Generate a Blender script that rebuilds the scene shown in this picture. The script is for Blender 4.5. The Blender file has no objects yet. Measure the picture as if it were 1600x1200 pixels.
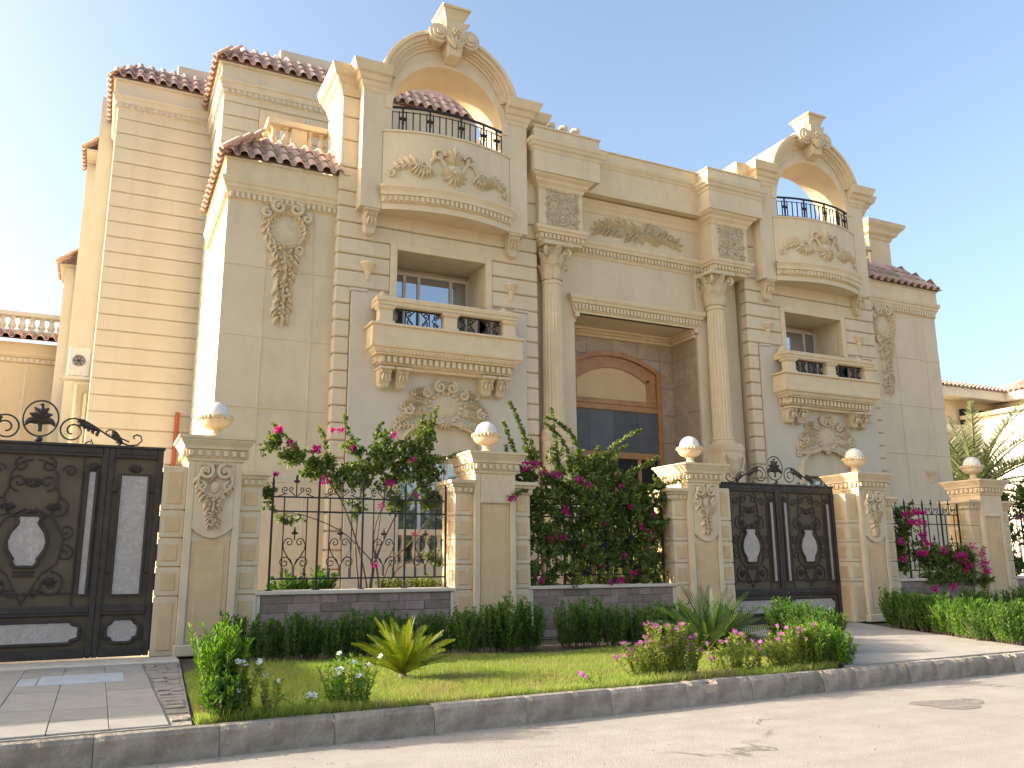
import bpy, math, random
import numpy as np
from mathutils import Vector, Matrix

scene = bpy.context.scene
COL = scene.collection
random.seed(7)
rng = np.random.default_rng(7)
PI = math.pi

# ------------------------------------------------------------------ camera, sky, sun, exposure
cam_d = bpy.data.cameras.new('camera')
cam = bpy.data.objects.new('camera', cam_d)
COL.objects.link(cam)
cam_d.sensor_width = 36.0
cam_d.lens = 29.5
cam_d.clip_start = 0.1
cam_d.clip_end = 4000
_y, _p, _r = math.radians(25.89), math.radians(12.13), math.radians(-0.42)
_f = Vector((math.sin(_y)*math.cos(_p), math.cos(_y)*math.cos(_p), math.sin(_p)))
_rt = Vector((math.cos(_y), -math.sin(_y), 0))
_up = _rt.cross(_f)
_rt2 = _rt*math.cos(_r) + _up*math.sin(_r)
_up2 = _up*math.cos(_r) - _rt*math.sin(_r)
cam.matrix_world = Matrix(((_rt2.x, _up2.x, -_f.x, 0), (_rt2.y, _up2.y, -_f.y, 0), (_rt2.z, _up2.z, -_f.z, 1.6), (0, 0, 0, 1)))
scene.camera = cam

SUN_EL = math.radians(20.5)
SUN_PHI = math.radians(19.5)                 # angle behind the facade plane, sun on the left
sun_dir = Vector((-math.cos(SUN_PHI)*math.cos(SUN_EL), math.sin(SUN_PHI)*math.cos(SUN_EL), math.sin(SUN_EL)))
world = bpy.data.worlds.new('World')
scene.world = world
world.use_nodes = True
wn = world.node_tree.nodes
wl = world.node_tree.links
sky = wn.new('ShaderNodeTexSky')
sky.sky_type = 'NISHITA'
sky.sun_disc = False
sky.sun_elevation = SUN_EL
sky.sun_rotation = math.atan2(sun_dir.x, sun_dir.y)
sky.altitude = 0
sky.air_density = 1.0
sky.dust_density = 4.5
sky.ozone_density = 1.0
bg = wn['Background']
bg.inputs[1].default_value = 0.15
wl.new(sky.outputs[0], bg.inputs[0])
sun_d = bpy.data.lights.new('sun', 'SUN')
sun_d.energy = 3.6
sun_d.angle = math.radians(0.53)
sun_d.color = (1.0, 0.93, 0.83)
sun = bpy.data.objects.new('sun', sun_d)
COL.objects.link(sun)
sun.rotation_euler = sun_dir.to_track_quat('Z', 'Y').to_euler()
scene.view_settings.view_transform = 'Standard'
scene.view_settings.look = 'None'
scene.view_settings.exposure = 1.47
scene.view_settings.gamma = 1.0
scene.view_settings.use_curve_mapping = False
scene.cycles.max_bounces = 6
scene.cycles.diffuse_bounces = 4

# ------------------------------------------------------------------ materials
def mat(name, col, col2=None, rough=0.85, scale=6.0, bump=0.15, bscale=60.0, bdist=0.01, metal=0.0, spec=0.3,
        rand=0.0, island=0.0, streak=0.0, trans=0.0, stain=None, stainamt=0.0, stainscale=0.6):
    m = bpy.data.materials.new(name)
    m.use_nodes = True
    nt = m.node_tree
    N, L = nt.nodes, nt.links
    b = N['Principled BSDF']
    tc = N.new('ShaderNodeTexCoord')
    n1 = N.new('ShaderNodeTexNoise'); n1.inputs['Scale'].default_value = scale; n1.inputs['Detail'].default_value = 6
    n1.inputs['Roughness'].default_value = 0.6
    L.new(tc.outputs['Object'], n1.inputs['Vector'])
    mx = N.new('ShaderNodeMix'); mx.data_type = 'RGBA'
    c2 = col2 or tuple(c*0.82 for c in col)
    mx.inputs[6].default_value = (*col, 1); mx.inputs[7].default_value = (*c2, 1)
    rmp = N.new('ShaderNodeMapRange'); rmp.inputs[1].default_value = 0.35; rmp.inputs[2].default_value = 0.7
    L.new(n1.outputs['Fac'], rmp.inputs[0]); L.new(rmp.outputs[0], mx.inputs[0])
    out = mx.outputs[2]
    if stain:
        n3 = N.new('ShaderNodeTexNoise'); n3.inputs['Scale'].default_value = stainscale; n3.inputs['Detail'].default_value = 9
        n3.inputs['Roughness'].default_value = 0.68
        mp = N.new('ShaderNodeMapping'); mp.inputs['Scale'].default_value = (1, 1, 1 - streak)
        L.new(tc.outputs['Object'], mp.inputs['Vector']); L.new(mp.outputs[0], n3.inputs['Vector'])
        r3 = N.new('ShaderNodeMapRange'); r3.inputs[1].default_value = 0.48; r3.inputs[2].default_value = 0.75
        r3.inputs[4].default_value = stainamt
        L.new(n3.outputs['Fac'], r3.inputs[0])
        m3 = N.new('ShaderNodeMix'); m3.data_type = 'RGBA'; m3.inputs[7].default_value = (*stain, 1)
        L.new(r3.outputs[0], m3.inputs[0]); L.new(out, m3.inputs[6]); out = m3.outputs[2]
    if rand or island:
        hs = N.new('ShaderNodeHueSaturation')
        if island:
            g = N.new('ShaderNodeNewGeometry'); src = g.outputs['Random Per Island']; amt = island
        else:
            g = N.new('ShaderNodeObjectInfo'); src = g.outputs['Random']; amt = rand
        mr = N.new('ShaderNodeMapRange'); mr.inputs[3].default_value = 1 - amt; mr.inputs[4].default_value = 1 + amt
        L.new(src, mr.inputs[0]); L.new(mr.outputs[0], hs.inputs['Value'])
        mr2 = N.new('ShaderNodeMapRange'); mr2.inputs[3].default_value = 0.5 + amt*0.06; mr2.inputs[4].default_value = 0.5 - amt*0.06
        L.new(src, mr2.inputs[0]); L.new(mr2.outputs[0], hs.inputs['Hue'])
        L.new(out, hs.inputs['Color']); out = hs.outputs[0]
    L.new(out, b.inputs['Base Color'])
    b.inputs['Roughness'].default_value = rough
    b.inputs['Metallic'].default_value = metal
    b.inputs['Specular IOR Level'].default_value = spec
    if bump:
        n2 = N.new('ShaderNodeTexNoise'); n2.inputs['Scale'].default_value = bscale; n2.inputs['Detail'].default_value = 4
        L.new(tc.outputs['Object'], n2.inputs['Vector'])
        bp = N.new('ShaderNodeBump'); bp.inputs['Strength'].default_value = bump; bp.inputs['Distance'].default_value = bdist
        L.new(n2.outputs['Fac'], bp.inputs['Height']); L.new(bp.outputs[0], b.inputs['Normal'])
    if trans:
        tr = N.new('ShaderNodeBsdfTranslucent'); ms = N.new('ShaderNodeMixShader'); ms.inputs[0].default_value = trans
        hs2 = N.new('ShaderNodeHueSaturation'); hs2.inputs['Saturation'].default_value = 1.15; hs2.inputs['Value'].default_value = 1.5
        L.new(out, hs2.inputs['Color']); L.new(hs2.outputs[0], tr.inputs['Color'])
        L.new(b.outputs[0], ms.inputs[1]); L.new(tr.outputs[0], ms.inputs[2])
        L.new(ms.outputs[0], N['Material Output'].inputs[0])
    return m

def glass_mat(name, col, rough=0.02):
    m = bpy.data.materials.new(name); m.use_nodes = True
    b = m.node_tree.nodes['Principled BSDF']
    b.inputs['Base Color'].default_value = (*col, 1); b.inputs['Roughness'].default_value = rough
    b.inputs['Metallic'].default_value = 0.8
    return m

def marble_mat(name, col, vein, scale=4.0, vs=2.2):
    m = bpy.data.materials.new(name); m.use_nodes = True
    N, L = m.node_tree.nodes, m.node_tree.links
    b = N['Principled BSDF']; tc = N.new('ShaderNodeTexCoord')
    n = N.new('ShaderNodeTexNoise'); n.inputs['Scale'].default_value = scale; n.inputs['Detail'].default_value = 8; n.inputs['Distortion'].default_value = 1.6
    L.new(tc.outputs['Object'], n.inputs['Vector'])
    v = N.new('ShaderNodeTexVoronoi'); v.feature = 'DISTANCE_TO_EDGE'; v.inputs['Scale'].default_value = vs
    mixv = N.new('ShaderNodeMix'); mixv.data_type = 'VECTOR'; mixv.inputs[0].default_value = 0.35
    L.new(tc.outputs['Object'], mixv.inputs[4]); L.new(n.outputs['Color'], mixv.inputs[5]); L.new(mixv.outputs[1], v.inputs['Vector'])
    r = N.new('ShaderNodeMapRange'); r.inputs[1].default_value = 0.0; r.inputs[2].default_value = 0.05; r.inputs[3].default_value = 0.85; r.inputs[4].default_value = 0.0
    L.new(v.outputs['Distance'], r.inputs[0])
    mx = N.new('ShaderNodeMix'); mx.data_type = 'RGBA'
    mx.inputs[6].default_value = (*[c*0.72 for c in col], 1); mx.inputs[7].default_value = (*col, 1)
    L.new(n.outputs['Fac'], mx.inputs[0])
    m2 = N.new('ShaderNodeMix'); m2.data_type = 'RGBA'; m2.inputs[7].default_value = (*vein, 1)
    L.new(r.outputs[0], m2.inputs[0]); L.new(mx.outputs[2], m2.inputs[6]); L.new(m2.outputs[2], b.inputs['Base Color'])
    b.inputs['Roughness'].default_value = 0.45
    return m

M = {}
STU = (0.67, 0.55, 0.375)
M['stucco'] = mat('stucco', STU, (0.615, 0.50, 0.335), scale=1.1, bump=0.25, bscale=90, bdist=0.004, stain=(0.42, 0.335, 0.225), stainamt=0.42, streak=0.72, stainscale=1.5)
M['stucco_warm'] = mat('stucco_warm', (0.60, 0.535, 0.41), (0.56, 0.49, 0.365), scale=1.3, bump=0.2, bscale=90, bdist=0.004, stain=(0.42, 0.345, 0.24), stainamt=0.38, streak=0.7, stainscale=1.4)
M['carving'] = mat('carving', (0.64, 0.52, 0.345), (0.55, 0.435, 0.275), scale=7, bump=0.3, bscale=70, bdist=0.006)
M['trim'] = mat('trim', (0.70, 0.56, 0.365), (0.64, 0.505, 0.32), scale=3, bump=0.2, bscale=90, bdist=0.004, stain=(0.42, 0.32, 0.2), stainamt=0.3, streak=0.6, stainscale=2.2)
M['panelstone'] = mat('panelstone', (0.58, 0.48, 0.34), (0.46, 0.375, 0.26), scale=12, bump=0.5, bscale=50, bdist=0.01)
M['fence_stone'] = mat('fence_stone', (0.69, 0.555, 0.37), (0.62, 0.49, 0.315), scale=2.5, bump=0.25, bscale=80, bdist=0.005, stain=(0.38, 0.29, 0.185), stainamt=0.5, streak=0.6, stainscale=2.0)
M['fence_inset'] = mat('fence_inset', (0.66, 0.465, 0.26), (0.58, 0.40, 0.215), scale=3, bump=0.2, bscale=80, bdist=0.004, stain=(0.40, 0.28, 0.15), stainamt=0.3, streak=0.6, stainscale=2.5)
M['tile'] = mat('clay_tile', (0.57, 0.40, 0.31), (0.43, 0.28, 0.21), scale=9, rough=0.8, bump=0.3, bscale=50, rand=0.28, stain=(0.60, 0.50, 0.42), stainamt=0.5, stainscale=5)
M['iron'] = mat('black_iron', (0.018, 0.018, 0.02), (0.03, 0.027, 0.026), rough=0.5, scale=20, bump=0.1)
M['gate_frame'] = mat('gate_frame', (0.060, 0.046, 0.036), (0.042, 0.033, 0.027), rough=0.65, scale=8, bump=0.15, bscale=40, stain=(0.13, 0.10, 0.075), stainamt=0.4, stainscale=3)
M['gate_sheet'] = mat('gate_sheet', (0.135, 0.10, 0.06), (0.10, 0.074, 0.045), rough=0.7, scale=2.5, bump=0.1, stain=(0.05, 0.04, 0.035), stainamt=0.5, stainscale=2)
M['marble'] = marble_mat('grey_marble', (0.47, 0.395, 0.345), (0.60, 0.53, 0.46), 9, 5.0)
M['globe'] = mat('white_globe', (0.72, 0.665, 0.59), (0.66, 0.60, 0.52), rough=0.55, bump=0.1, spec=0.3, stain=(0.5, 0.44, 0.36), stainamt=0.4, stainscale=5)
M['urn'] = mat('urn_stone', (0.62, 0.50, 0.33), (0.52, 0.41, 0.26), scale=9, bump=0.35, bscale=60)
M['wood'] = mat('door_wood', (0.42, 0.20, 0.065), (0.30, 0.13, 0.04), rough=0.4, scale=4, bump=0.1, spec=0.5)
M['door_panel'] = mat('door_panel', (0.62, 0.42, 0.205), (0.56, 0.37, 0.18), rough=0.5, scale=2, bump=0.05)
M['porch_stone'] = marble_mat('porch_stone', (0.45, 0.325, 0.215), (0.49, 0.36, 0.24), 3.5, 1.1)
M['glass'] = glass_mat('window_glass', (0.40, 0.43, 0.46), 0.04)
M['glass_dark'] = mat('slate_panel', (0.10, 0.095, 0.095), (0.075, 0.072, 0.075), rough=0.45, scale=3, bump=0.05, rand=0.35, spec=0.35)
M['alu'] = mat('beige_aluminium', (0.58, 0.53, 0.42), (0.55, 0.5, 0.4), rough=0.4, bump=0)
M['white'] = mat('white_paint', (0.75, 0.75, 0.73), (0.68, 0.68, 0.66), rough=0.5, bump=0.05)
M['dark'] = mat('dark_interior', (0.02, 0.018, 0.016), (0.03, 0.026, 0.022), bump=0)
M['clad'] = mat('wall_cladding', (0.30, 0.215, 0.17), (0.215, 0.155, 0.125), rough=0.85, scale=14, bump=0.5, bscale=35, bdist=0.012, rand=0.28, stain=(0.42, 0.35, 0.29), stainamt=0.3, stainscale=4)
M['mortar'] = mat('mortar', (0.46, 0.37, 0.29), (0.36, 0.29, 0.225), scale=12, bump=0.3)
M['coping'] = mat('coping_marble', (0.68, 0.575, 0.445), (0.58, 0.485, 0.37), rough=0.7, scale=5, bump=0.1, stain=(0.40, 0.34, 0.27), stainamt=0.4, stainscale=3)
M['kerb'] = mat('kerb_concrete', (0.36, 0.305, 0.24), (0.25, 0.21, 0.165), rough=0.95, scale=7, bump=0.9, bscale=24, bdist=0.02, rand=0.15, stain=(0.15, 0.115, 0.085), stainamt=0.75, stainscale=3.2)
M['slab'] = mat('paving_slab', (0.345, 0.315, 0.27), (0.285, 0.26, 0.22), rough=0.9, scale=4, bump=0.3, bscale=60, bdist=0.005, rand=0.07, stain=(0.22, 0.195, 0.16), stainamt=0.5, stainscale=1.6)
M['brokenpave'] = mat('cracked_cement', (0.36, 0.31, 0.25), (0.26, 0.22, 0.18), rough=0.95, scale=6, bump=0.9, bscale=18, bdist=0.03, stain=(0.17, 0.145, 0.12), stainamt=0.5, stainscale=4)
M['bluecement'] = mat('pale_blue_cement', (0.42, 0.45, 0.47), (0.34, 0.36, 0.37), rough=0.85, scale=7, bump=0.3, stain=(0.29, 0.27, 0.24), stainamt=0.5, stainscale=5)
M['concrete'] = mat('drive_concrete', (0.44, 0.385, 0.31), (0.38, 0.33, 0.265), rough=0.92, scale=3, bump=0.4, bscale=50, bdist=0.008, stain=(0.28, 0.235, 0.18), stainamt=0.5, stainscale=1.3)
M['road'] = mat('dusty_road', (0.42, 0.365, 0.295), (0.355, 0.305, 0.245), rough=0.95, scale=1.6, bump=0.7, bscale=70, bdist=0.012, stain=(0.25, 0.21, 0.165), stainamt=0.38, stainscale=2.6)
M['ground'] = mat('sandy_ground', (0.40, 0.345, 0.27), (0.33, 0.285, 0.22), rough=0.95, scale=0.5, bump=0.5, bscale=20)
M['soil'] = mat('garden_soil', (0.15, 0.11, 0.07), (0.10, 0.072, 0.045), rough=1, scale=6, bump=0.9, bscale=40, bdist=0.03, stain=(0.09, 0.10, 0.03), stainamt=0.7, stainscale=1.4)
M['grass'] = mat('lawn_grass', (0.245, 0.325, 0.06), (0.32, 0.345, 0.095), rough=0.7, scale=1.2, bump=0, island=0.32, trans=0.45, stain=(0.34, 0.25, 0.12), stainamt=0.95, stainscale=0.8)
M['hedge'] = mat('hedge_leaf', (0.06, 0.13, 0.02), (0.095, 0.185, 0.024), rough=0.5, scale=5, bump=0, island=0.4, trans=0.35)
M['hedge_bright'] = mat('bright_leaf', (0.10, 0.21, 0.018), (0.14, 0.25, 0.03), rough=0.5, scale=5, bump=0, island=0.35, trans=0.4)
M['boug'] = mat('bougainvillea_leaf', (0.10, 0.145, 0.03), (0.16, 0.205, 0.05), rough=0.5, scale=3, bump=0, island=0.4, trans=0.35)
M['bract'] = mat('magenta_bract', (0.60, 0.035, 0.19), (0.46, 0.02, 0.26), rough=0.6, scale=4, bump=0, island=0.25, trans=0.4)
M['stem'] = mat('brown_stem', (0.16, 0.115, 0.075), (0.10, 0.072, 0.048), rough=0.9, scale=25, bump=0.4)
M['greenstem'] = mat('green_stem', (0.10, 0.14, 0.03), (0.15, 0.16, 0.05), rough=0.7, scale=20, bump=0)
M['cycad'] = mat('cycad_frond', (0.16, 0.215, 0.018), (0.25, 0.26, 0.025), rough=0.38, scale=6, bump=0, rand=0.3, trans=0.3)
M['cycad_dark'] = mat('dark_cycad_frond', (0.03, 0.065, 0.014), (0.06, 0.095, 0.016), rough=0.5, scale=6, bump=0, rand=0.3, trans=0.15)
M['palm'] = mat('palm_frond', (0.13, 0.165, 0.06), (0.22, 0.225, 0.09), rough=0.5, scale=2, bump=0, rand=0.3, trans=0.3)
M['petal_w'] = mat('white_petal', (0.80, 0.78, 0.77), (0.75, 0.70, 0.72), rough=0.6, bump=0, trans=0.3)
M['petal_p'] = mat('pink_petal', (0.66, 0.17, 0.47), (0.55, 0.12, 0.42), rough=0.6, bump=0, island=0.2, trans=0.35)
M['yellowleaf'] = mat('yellow_green_leaf', (0.20, 0.22, 0.03), (0.13, 0.19, 0.03), rough=0.5, scale=6, bump=0, island=0.35, trans=0.35)
M['pipe'] = mat('orange_pipe', (0.45, 0.10, 0.04), (0.38, 0.09, 0.04), rough=0.6, bump=0)
M['acbody'] = mat('ac_white', (0.62, 0.60, 0.55), (0.52, 0.5, 0.45), rough=0.6, bump=0)
M['nb_wall'] = mat('neighbour_wall', (0.67, 0.53, 0.335), (0.62, 0.485, 0.30), scale=1.0, bump=0.15, bscale=60)
M['nb_white'] = mat('pale_wall', (0.70, 0.62, 0.48), (0.65, 0.57, 0.44), scale=1.0, bump=0.15, bscale=60)
M['trunk'] = mat('palm_trunk', (0.18, 0.13, 0.08), (0.11, 0.08, 0.05), scale=14, bump=0.8, bscale=14)

# ------------------------------------------------------------------ mesh builder
class MB:
    def __init__(s):
        s.v = []; s.f = []; s.sm = []
    def add(s, vs, fs, smooth=False):
        o = len(s.v)
        s.v.extend([tuple(p) for p in vs])
        for f in fs:
            s.f.append(tuple(i + o for i in f)); s.sm.append(smooth)
    def box(s, x0, x1, y0, y1, z0, z1, c=0.0):
        if x0 > x1: x0, x1 = x1, x0
        if y0 > y1: y0, y1 = y1, y0
        if c <= 0:
            s.add([(x0,y0,z0),(x1,y0,z0),(x1,y1,z0),(x0,y1,z0),(x0,y0,z1),(x1,y0,z1),(x1,y1,z1),(x0,y1,z1)],
                  [(0,3,2,1),(4,5,6,7),(0,1,5,4),(1,2,6,5),(2,3,7,6),(3,0,4,7)])
        else:
            rings = []
            for z, d in ((z0, c), (z0 + c, 0), (z1 - c, 0), (z1, c)):
                k = c
                rings.append([(x0+d+k*(d==0),y0+d,z),(x1-d-k*(d==0),y0+d,z),(x1-d,y0+d+k*(d==0),z),(x1-d,y1-d-k*(d==0),z),
                              (x1-d-k*(d==0),y1-d,z),(x0+d+k*(d==0),y1-d,z),(x0+d,y1-d-k*(d==0),z),(x0+d,y0+d+k*(d==0),z)])
            vs = [p for r in rings for p in r]
            fs = [tuple(reversed(range(8)))] + [tuple(range(24, 32))]
            for i in range(3):
                for j in range(8):
                    a, b2 = i*8+j, i*8+(j+1) % 8
                    fs.append((a, b2, b2+8, a+8))
            s.add(vs, fs)
    def frustum(s, x0, x1, y0, y1, z0, z1, dx, dy):
        s.add([(x0,y0,z0),(x1,y0,z0),(x1,y1,z0),(x0,y1,z0),(x0-dx,y0-dy,z1),(x1+dx,y0-dy,z1),(x1+dx,y1+dy,z1),(x0-dx,y1+dy,z1)],
              [(0,3,2,1),(4,5,6,7),(0,1,5,4),(1,2,6,5),(2,3,7,6),(3,0,4,7)])
    def cornice(s, x0, x1, y0, y1, prof, L=1, R=1, B=0):
        n = len(prof); vs = []
        for z, p in prof:
            vs += [(x0-p*L, y0-p, z), (x1+p*R, y0-p, z), (x1+p*R, y1+p*B, z), (x0-p*L, y1+p*B, z)]
        fs = [(3,2,1,0), tuple(4*(n-1)+i for i in range(4))]
        for i in range(n-1):
            for j in range(4):
                a, b = 4*i+j, 4*i+(j+1) % 4
                fs.append((a, b, b+4, a+4))
        s.add(vs, fs)
    def prism(s, poly, y0, y1):
        n = len(poly)
        s.add([(x, y0, z) for x, z in poly] + [(x, y1, z) for x, z in poly],
              [tuple(range(n)), tuple(range(2*n-1, n-1, -1))] + [(i, i+n, (i+1) % n + n, (i+1) % n) for i in range(n)])
    def prism_xy(s, poly, z0, z1):
        n = len(poly)
        s.add([(x, y, z0) for x, y in poly] + [(x, y, z1) for x, y in poly],
              [tuple(range(n-1, -1, -1)), tuple(range(n, 2*n))] + [(i, (i+1) % n, (i+1) % n + n, i+n) for i in range(n)])
    def arch(s, cx, cz, r0, r1, a0, a1, y0, y1, n=28, sx=1.0):
        vs = []
        for i in range(n+1):
            a = a0 + (a1-a0)*i/n; c, q = math.cos(a)*sx, math.sin(a)
            vs += [(cx+r0*c, y0, cz+r0*q), (cx+r1*c, y0, cz+r1*q), (cx+r1*c, y1, cz+r1*q), (cx+r0*c, y1, cz+r0*q)]
        fs = [(0,1,2,3), (4*n+3, 4*n+2, 4*n+1, 4*n)]
        for i in range(n):
            for j in range(4):
                a, b = 4*i+j, 4*i+(j+1) % 4
                fs.append((b, a, a+4, b+4))
        s.add(vs, fs, True)
    def lathe(s, cx, cy, prof, n=16, smooth=True, a0=0.0, rad=None):
        vs = []
        for z, r in prof:
            for j in range(n):
                a = a0 + 2*PI*j/n
                q = r*(rad(j) if rad else 1)
                vs.append((cx+q*math.cos(a), cy+q*math.sin(a), z))
        m = len(prof); fs = [tuple(range(n-1, -1, -1)), tuple(range((m-1)*n, m*n))]
        for i in range(m-1):
            for j in range(n):
                a, b = i*n+j, i*n+(j+1) % n
                fs.append((a, b, b+n, a+n))
        s.add(vs, fs, smooth)
    def tube(s, pts, r, n=6, closed=False):
        pts = [Vector(p) for p in pts]
        m = len(pts); vs = []
        rs = r if isinstance(r, (list, tuple)) else [r]*m
        up = None
        for i in range(m):
            a = pts[i-1] if (i > 0 or closed) else pts[i]
            b = pts[(i+1) % m] if (i < m-1 or closed) else pts[i]
            t = (b-a)
            if t.length < 1e-9: t = Vector((0, 0, 1))
            t.normalize()
            if up is None:
                up = Vector((0, 1, 0)) if abs(t.y) < 0.9 else Vector((1, 0, 0))
            u = t.cross(up)
            if u.length < 1e-6: u = t.orthogonal()
            u.normalize(); w = u.cross(t); up = w
            for j in range(n):
                q = 2*PI*j/n
                vs.append(tuple(pts[i] + (u*math.cos(q) + w*math.sin(q))*rs[i]))
        fs = []
        for i in range(m if closed else m-1):
            for j in range(n):
                a, b = i*n+j, i*n+(j+1) % n
                c = ((i+1) % m)*n
                fs.append((a, b, c+(j+1) % n, c+j))
        if not closed:
            fs.append(tuple(range(n-1, -1, -1))); fs.append(tuple((m-1)*n+j for j in range(n)))
        s.add(vs, fs, True)
    # ---- relief ornament pieces on an x-z plane; yf(x) gives the plane, relief rises towards -y
    def rleaf(s, x, z, ang, L, W, h, yf, bend=0.0, n=5):
        vs = []; px, pz, a = x, z, ang
        for i in range(n+1):
            t = i/n
            w = W*math.sin(PI*min(1, 0.12+0.88*t))**0.8*(1-0.25*t) + 0.004
            hh = h*(0.35 + 0.65*math.sin(PI*min(1, 0.25+0.7*t)))
            ca, sa = math.cos(a), math.sin(a)
            l = (px - sa*w, pz + ca*w); r2 = (px + sa*w, pz - ca*w)
            vs += [(l[0], yf(l[0]) + 0.004, l[1]), (px, yf(px) - hh, pz), (r2[0], yf(r2[0]) + 0.004, r2[1])]
            px += ca*L/n; pz += sa*L/n; a += bend/n
        fs = []
        for i in range(n):
            k = 3*i
            fs += [(k, k+3, k+4, k+1), (k+1, k+4, k+5, k+2)]
        s.add(vs, fs)
    def rdome(s, x, z, rx, rz, h, yf, n=10):
        vs = []
        for lv, (q, hh) in enumerate(((1.0, -0.004), (0.8, h*0.6), (0.4, h*0.92))):
            for j in range(n):
                a = 2*PI*j/n
                X = x+rx*q*math.cos(a); vs.append((X, yf(X)-hh, z+rz*q*math.sin(a)))
        vs.append((x, yf(x)-h, z))
        fs = []
        for lv in range(2):
            for j in range(n):
                a, b = lv*n+j, lv*n+(j+1) % n
                fs.append((a, b, b+n, a+n))
        for j in range(n): fs.append((2*n+j, 2*n+(j+1) % n, 3*n))
        s.add(vs, fs, True)
    def rtube(s, pts, r, yf, lift=0.0, n=6):
        s.tube([(p[0], yf(p[0]) - lift - (r if not isinstance(r, (list, tuple)) else r[i])*0.45, p[1]) for i, p in enumerate(pts)], r, n)
    def rscroll(s, x, z, R, a0, turns, d, r, yf, lift=0.0, n=18):
        pts = []; rs = []
        for i in range(n+1):
            t = i/n; q = R*(1-0.82*t); a = a0 + d*2*PI*turns*t
            pts.append((x+q*math.cos(a), z+q*math.sin(a))); rs.append(r*(1-0.25*t))
        s.rtube(pts, rs, yf, lift)
        s.rdome(x, z, R*0.25, R*0.25, r*1.3 + lift, yf, 8)
    def rrose(s, x, z, R, h, yf, n=6):
        for k in range(n):
            a = 2*PI*k/n
            s.rdome(x+R*0.6*math.cos(a), z+R*0.6*math.sin(a), R*0.42, R*0.42, h*0.8, yf, 7)
        s.rdome(x, z, R*0.36, R*0.36, h*1.15, yf, 8)
    def mesh(s, name, mt, sharp=35):
        me = bpy.data.meshes.new(name)
        me.from_pydata(s.v, [], s.f)
        me.polygons.foreach_set('use_smooth', s.sm)
        if any(s.sm): me.set_sharp_from_angle(angle=math.radians(sharp))
        if mt is not None: me.materials.append(mt)
        me.update()
        return me
    def build(s, name, mt, parent=None, stuff=False, loc=None):
        o = bpy.data.objects.new(name, s.mesh(name, mt))
        COL.objects.link(o)
        if parent is not None: o.parent = parent
        if loc is not None: o.location = loc
        if stuff: o['kind'] = 'stuff'
        return o

def link(name, me, parent=None, loc=(0, 0, 0), rot=None, mw=None, stuff=False):
    o = bpy.data.objects.new(name, me)
    COL.objects.link(o)
    if parent is not None: o.parent = parent
    if mw is not None: o.matrix_local = mw
    else:
        o.location = loc
        if rot: o.rotation_euler = rot
    if stuff: o['kind'] = 'stuff'
    return o

def thing(name, label, cat, loc=(0, 0, 0), group=None, rz=0.0):
    o = bpy.data.objects.new(name, None); COL.objects.link(o)
    o.location = loc; o.rotation_euler = (0, 0, rz); o.empty_display_size = 0.2
    o['label'] = label; o['category'] = cat
    if group: o['group'] = group
    return o

def copy_tree(o, parent=None, shift=None, label=None):
    c = o.copy(); COL.objects.link(c)
    inv = o.matrix_parent_inverse.copy()
    if parent is not None:
        c.parent = parent; c.matrix_parent_inverse = inv
    if shift is not None: c.location = c.location + Vector(shift)
    if label: c['label'] = label
    for ch in list(o.children): copy_tree(ch, c)
    return c

def np_mesh(name, verts, faces, mt, smooth=False):
    me = bpy.data.meshes.new(name)
    k = faces.shape[1]
    me.vertices.add(len(verts)); me.vertices.foreach_set('co', verts.astype(np.float32).ravel())
    me.loops.add(faces.size); me.loops.foreach_set('vertex_index', faces.astype(np.int32).ravel())
    me.polygons.add(len(faces)); me.polygons.foreach_set('loop_start', np.arange(0, faces.size, k, dtype=np.int32))
    me.update(calc_edges=True)
    if smooth: me.polygons.foreach_set('use_smooth', np.ones(len(faces), dtype=bool))
    me.materials.append(mt)
    return me

def flat(y):
    return lambda x: y

def spiral(x, z, R, a0, turns, d, y=0.0, n=22, shrink=0.85):
    return [(x + R*(1-shrink*i/n)*math.cos(a0+d*2*PI*turns*i/n), y, z + R*(1-shrink*i/n)*math.sin(a0+d*2*PI*turns*i/n)) for i in range(n+1)]

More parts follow.
